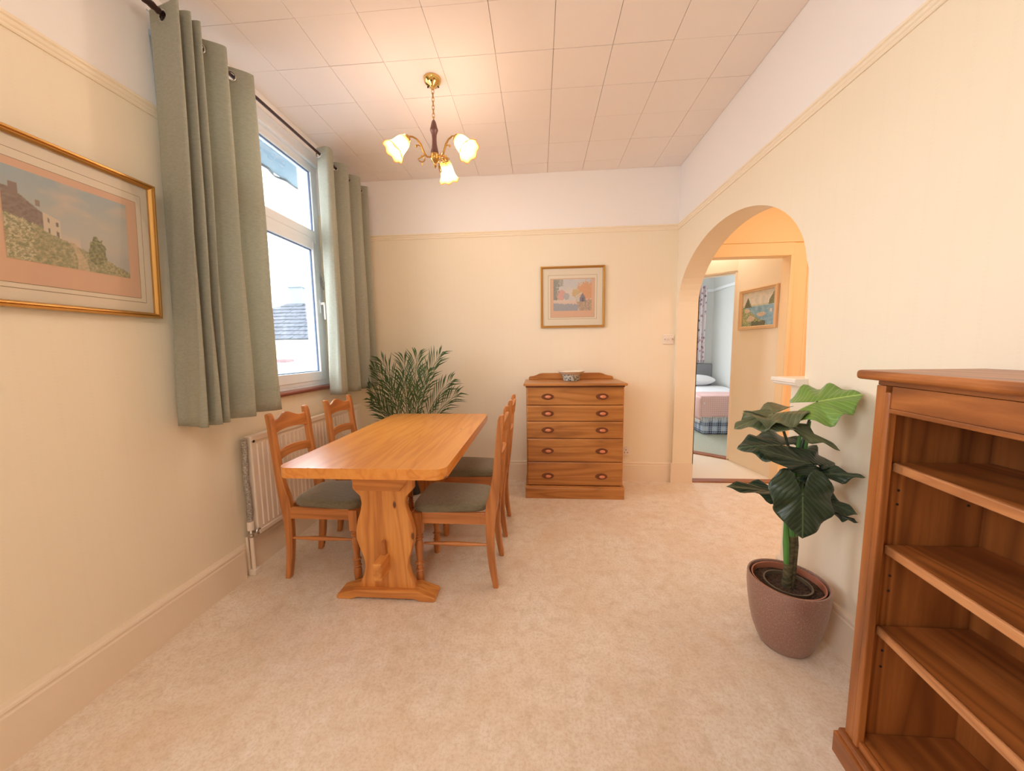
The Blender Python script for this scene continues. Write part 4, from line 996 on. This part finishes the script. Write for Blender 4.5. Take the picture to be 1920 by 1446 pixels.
for dx, dy, zt in fr:
    b = BM(); base = Vector((-1.13+dx*.08, 2.985+dy*.2, .24)); tip = Vector((-1.13+dx, 2.985+dy, zt)); 
    tip.x = max(tip.x, -1.46); tip.y = min(tip.y, 3.25)
    ctrl = Vector((-1.13+dx*.35, 2.985+dy*.35, zt*.80)); pts = []
    for k in range(15):
        t = k/14; pts.append(base*(1-t)**2+ctrl*2*t*(1-t)+tip*t*t)
    tube(b, pts, [.005*(1-.75*k/14) for k in range(15)], 5)
    for k in range(6, 15):
        for sd in (-1, 1):
            for h in (0, .5) if k % 3 else (0,):
                t = min(1, (k+h)/14); p = base*(1-t)**2+ctrl*2*t*(1-t)+tip*t*t
                tg = ((ctrl-base)*(1-t)+(tip-ctrl)*t).normalized(); side = tg.cross(Vector((0, -1, .3))).normalized()
                ln = (.19*math.sin(PI*(.18+.70*(t-.4)/.6))+.05)*rp.uniform(.75, 1.15)
                dv = (side*sd*(.62-.25*t)+tg*.85+Vector((0, rp.uniform(-.35, .15), rp.uniform(-.05, .15)))).normalized()
                e = p+dv*ln+Vector((0, 0, -ln*.18)); mid = p+dv*ln*.5+Vector((0, 0, .006)); wv = dv.cross(Vector((0, 1, .2))).normalized()*.0050
                for q_ in (e, mid):
                    q_.x = max(q_.x, -1.465); q_.y = min(q_.y, 3.30)
                a0 = b.verts.new(p); a1 = b.verts.new(mid+wv); a2 = b.verts.new(mid-wv); a3 = b.verts.new(e)
                b.faces.new((a0, a1, a2)); b.faces.new((a1, a3, a2))
    mk('frond', b, palm_m, pm, solid=.0008)

# ------------------------------------------------------------------ bedroom contents
BX0, BX1, BY0, BY1 = 2.34, 3.26, 5.16, 6.98
bd = thing('bed', 'single bed with blue tartan valance seen through the far doorway', 'bed', ((BX0+BX1)/2, 6.1, 0))
def tartan():
    m = mat('blue_tartan', rough=.9); tc = N(m, 'ShaderNodeTexCoord'); sp = N(m, 'ShaderNodeSeparateXYZ'); LK(m, tc.outputs['Object'], sp.inputs[0])
    xx = math_(m, 'ADD', sp.outputs['X'], sp.outputs['Y'])
    a = math_(m, 'GREATER_THAN', math_(m, 'SINE', math_(m, 'MULTIPLY', xx, 52)), .1); c = math_(m, 'GREATER_THAN', math_(m, 'SINE', math_(m, 'MULTIPLY', sp.outputs['Z'], 52)), .1)
    a2 = math_(m, 'GREATER_THAN', math_(m, 'SINE', math_(m, 'MULTIPLY', xx, 208)), .75); c2 = math_(m, 'GREATER_THAN', math_(m, 'SINE', math_(m, 'MULTIPLY', sp.outputs['Z'], 208)), .75)
    s = math_(m, 'MULTIPLY', math_(m, 'ADD', a, c), .5); col = ramp(m, s, [(0, srgb(188, 200, 220)), (.5, srgb(110, 124, 156)), (1, srgb(48, 54, 84))])
    setc(m, mix(m, math_(m, 'MULTIPLY', math_(m, 'MAXIMUM', a2, c2), .5), col, srgb(214, 222, 234))); return m
b = BM(); box(b, BX0, BX1, BY0, BY1, .01, .34); mk('valance', b, tartan(), bd, bevel=.02)
b = BM(); box(b, BX0-.01, BX1, BY0-.01, BY1, .335, .50); mk('mattress', b, linen, bd, bevel=.04, seg=4)
b = BM(); box(b, BX0-.06, BX1+.03, BY1+.005, BY1+.045, 0, .945); mk('headboard', b, fabric('grey_headboard', srgb(150, 150, 156), srgb(168, 168, 172)), bd, bevel=.02, seg=3)
def drape(nm, m, x0, x1, y0, y1, zt, drop_f, drop_l, th=.006, seed=0, parent=None):
    b = BM(); rows = []; nu, nv = 30, 30
    for j in range(nv+1):
        row = []
        sv = -drop_f+(drop_f+(y1-y0))*j/nv      # path coordinate front to back
        for i in range(nu+1):
            su = -drop_l+(drop_l+(x1-x0))*i/nu
            y = y0+max(0, sv); z = zt+min(0, sv); x = x0+max(0, su); z = min(z, zt+min(0, su)) if su < 0 else z
            n_ = MN.noise(Vector((su*6, sv*6, seed)))
            if sv < 0: y -= .018+.018*n_; x += .012*n_
            if su < 0: x -= .015+.015*n_
            if sv >= 0 and su >= 0: z += .012*n_
            row.append((x, y, z))
        rows.append(row)
    grid(b, rows); return b
b = drape('d', linen, BX0-.01, BX1, BY0+.02, BY1-.25, .535, .12, .10, seed=2)
dv = tag(mk('duvet', b, linen, None, smooth='all', solid=.03, base=(2.8, 6.0, .52)), 'white duvet spread over the single bed', 'duvet')
def throw_mat():
    m = mat('pink_throw', rough=.95); tc = N(m, 'ShaderNodeTexCoord'); sp = N(m, 'ShaderNodeSeparateXYZ'); LK(m, tc.outputs['Object'], sp.inputs[0])
    a = math_(m, 'GREATER_THAN', math_(m, 'SINE', math_(m, 'MULTIPLY', sp.outputs['X'], 220)), .3); c = math_(m, 'GREATER_THAN', math_(m, 'SINE', math_(m, 'MULTIPLY', math_(m, 'ADD', sp.outputs['Z'], sp.outputs['Y']), 220)), .3)
    setc(m, mix(m, math_(m, 'MULTIPLY', math_(m, 'ADD', a, c), .3), srgb(222, 176, 172), srgb(240, 218, 212))); return m
tm = throw_mat()
tw = thing('throw', 'pink woven throw with a fringe over the foot of the bed', 'throw', (2.8, 5.3, .53))
b = drape('t', tm, BX0-.035, BX1-.02, BY0-.005, BY0+.50, .562, .30, .34, seed=7); mk('blanket', b, tm, tw, smooth='all', solid=.006)
b = BM(); rf = random.Random(3)
for i in range(70):
    x = BX0-.05+(BX1-BX0)*i/70; y = BY0-.035+rf.uniform(-.008, .008); z = .265
    tube(b, [(x, y, z+.008), (x+rf.uniform(-.006, .006), y-.004, z-.05-rf.uniform(0, .015))], [.0035, .002], 4)
for i in range(36):
    y = BY0-.02+.5*i/36; x = BX0-.055
    tube(b, [(x, y, .225), (x-.004, y+rf.uniform(-.006, .006), .17)], [.0035, .002], 4)
stuff(mk('fringe', b, linen, tw))
b = BM(); bmesh.ops.create_uvsphere(b, u_segments=24, v_segments=14, radius=1)
for v in b.verts:
    x, y, z = v.co; f = lambda q: (abs(q)**.55)*(1 if q > 0 else -1)
    v.co = (2.84+f(x)*.36*1.0, 6.73+f(y)*.20, .655+z*.095*(1-.35*(x*x+y*y)))
tag(mk('pillow', b, linen, None, smooth='all', base=(2.84, 6.73, .56)), 'plump white pillow leaning at the grey headboard', 'pillow')
b = BM(); rows = []
for j in range(25):
    z = 2.38-1.42*j/24; rows.append([(2.74+.36*i/48, 6.93+.035*math.sin(i*.62)*(1+.2*math.sin(z*3)), z) for i in range(49)])
grid(b, rows)
def floral():
    m = mat('floral_curtain', rough=.9); v = coords(m, (14, 14, 14)); vo = N(m, 'ShaderNodeTexVoronoi'); LK(m, v, vo.inputs['Vector']); vo.inputs['Scale'].default_value = 1
    k = ramp(m, vo.outputs['Distance'], [(.22, (1, 1, 1, 1)), (.42, (0, 0, 0, 1))]); cc = ramp(m, noise(m, v, 1.2, 1), [(.45, srgb(196, 150, 158)), (.55, srgb(120, 104, 118))])
    setc(m, mix(m, k, srgb(228, 216, 216), cc)); return m
tag(mk('curtain', b, floral(), None, smooth='all', solid=.004, base=(2.92, 6.93, .96)), 'floral pink and white curtain in the far bedroom', 'curtain')

# ------------------------------------------------------------------ outside
bm = BM(); box(bm, -40, L-T, -10, 60, -.9, -.45); gnd = struct(mk('ground', bm, plaster('asphalt', srgb(150, 150, 150), .9)))
hs = thing('bungalow', 'neighbouring bungalow with grey hipped tile roof and chimney, seen through the window', 'house', (-10.15, 14.5, -.6))
cream_out = plaster('cream_render', srgb(244, 236, 206)); wht = mat('white_fascia', srgb(250, 250, 250), .5)
AX, AY, AZ = -10.15, 14.6, 3.42; EX0, EX1, EY0, EY1, EZ = -14.7, -5.7, 12.0, 17.2, 1.70
b = BM(); box(b, EX0+.4, EX1-.4, EY0+.35, EY1-.35, -.6, 1.66); mk('wall', b, cream_out, hs)
b = BM(); box(b, EX0, EX1, EY0, EY1, EZ-.16, EZ-.01); mk('fascia', b, wht, hs)
b = BM(); vs = [b.verts.new(p) for p in ((EX0, EY0, EZ), (EX1, EY0, EZ), (EX1, EY1, EZ), (EX0, EY1, EZ), (AX, AY, AZ))]
for f in ((0, 1, 4), (1, 2, 4), (2, 3, 4), (3, 0, 4), (3, 2, 1, 0)): b.faces.new([vs[i] for i in f])
mk('roof', b, mat('slate_deck', srgb(30, 34, 42), .9), hs)
b = BM(); sl = math.hypot(AY-EY0, AZ-EZ); nrow = 11
up_ = Vector((0, AY-EY0, AZ-EZ)).normalized(); nn = Vector((0, -(AZ-EZ), AY-EY0)).normalized()
for r_ in range(nrow):
    t0, t1 = r_/nrow, (r_+1)/nrow; xl = EX0+(AX-EX0)*t0+.02; xr = EX1+(AX-EX1)*t0-.02
    x = xl+(r_ % 2)*.11
    while x < xr-.1:
        if EX0+(AX-EX0)*t1 < x+.1 < EX1+(AX-EX1)*t1 and -13.5 < x < -6.5:
            p = Vector((x, EY0, EZ))+up_*sl*t0+nn*.02; w_ = .205; vv = []
            dz = rp.uniform(0, .012)
            for k, (a_, c_, h_) in enumerate(((0, 0, 0), (w_, 0, 0), (w_, sl/nrow+.03, 0), (0, sl/nrow+.03, 0), (0, 0, .035+dz), (w_, 0, .035+dz), (w_, sl/nrow+.03, .006), (0, sl/nrow+.03, .006))):
                vv.append(b.verts.new(p+Vector((a_, 0, 0))+up_*c_+nn*h_))
            for f in ((3, 2, 1, 0), (4, 5, 6, 7), (0, 1, 5, 4), (1, 2, 6, 5), (2, 3, 7, 6), (3, 0, 4, 7)): b.faces.new([vv[i] for i in f])
        x += .22
tl = mat('roof_tile_grey', rough=.9); setc(tl, ramp(tl, noise(tl, coords(tl), 6, 3, .7), [(.3, srgb(38, 44, 58)), (.7, srgb(84, 88, 98))]))
stuff(mk('roof_tiles', b, tl, hs))
b = BM(); box(b, AX-.28, AX+.28, AY-.25, AY+.25, 3.0, 3.95); box(b, AX-.33, AX+.33, AY-.3, AY+.3, 3.95, 4.02); lathe(b, [(.10, 4.02), (.08, 4.2)], (AX, AY, 0), 12); mk('chimney', b, plaster('pale_render', srgb(116, 126, 134)), hs)
# parked car
cr_ = thing('car', 'pale blue parked car outside the window, only its roofline showing', 'car', (-3.9, 5.4, -.45))
carp = mat('pale_blue_paint', srgb(96, 132, 150), .3, .2); cgl = mat('car_glass', srgb(96, 128, 150), .08)
b = BM()
prism(b, [(3.15, -.25), (3.15, .15), (4.1, .30), (4.7, .40), (6.9, .42), (7.2, .30), (7.25, -.25)], 'X', -4.75, -3.1); mk('body', b, carp, cr_, bevel=.06, seg=3)
b = BM(); prism(b, [(4.15, .31), (4.80, .86), (5.15, .95), (5.9, .96), (6.45, .86), (6.95, .42)], 'X', -4.62, -3.23); mk('roof', b, carp, cr_, bevel=.05, seg=3)
b = BM(); prism(b, [(4.42, .44), (4.88, .82), (5.55, .86), (5.55, .44)], 'X', -3.235, -3.215); prism(b, [(5.62, .44), (5.62, .86), (6.2, .82), (6.65, .44)], 'X', -3.235, -3.215); mk('side_window', b, cgl, cr_)
for yy in (3.9, 6.5):
    for xx in (-4.72, -3.30):
        b = BM(); lathe(b, [(.20, 0), (.30, .0), (.31, .03), (.31, .17), (.30, .2), (.2, .2)], (xx, yy, -.29), 24, M=Matrix.Rotation(PI/2, 3, 'Y')); mk('wheel', b, mat('tyre', srgb(40, 40, 44), .8), cr_)
b = BM(); box(b, -4.2, -3.98, 5.3, 5.5, .958, 1.000); mk('roof_light', b, mat('red_lens', srgb(214, 80, 80), .3), cr_)
for c_ in list(cr_.children): c_.location.z += .15
# eaves over the window
b = BM(); box(b, L-T-.45, L-T, -1, 5, 2.80, 2.86)
ev = struct(mk('trim_11', b, mat('blue_white_soffit', srgb(112, 134, 148), .6)))
b = BM(); rc_ = random.Random(8); tube(b, [(L-T-.44+rc_.uniform(-.015, .015), 1.2+.11*k, 2.79+rc_.uniform(-.012, .012)) for k in range(34)], .010, 6)
mk('loose_cable', b, mat('cable_grey', srgb(50, 54, 60), .6), ev)
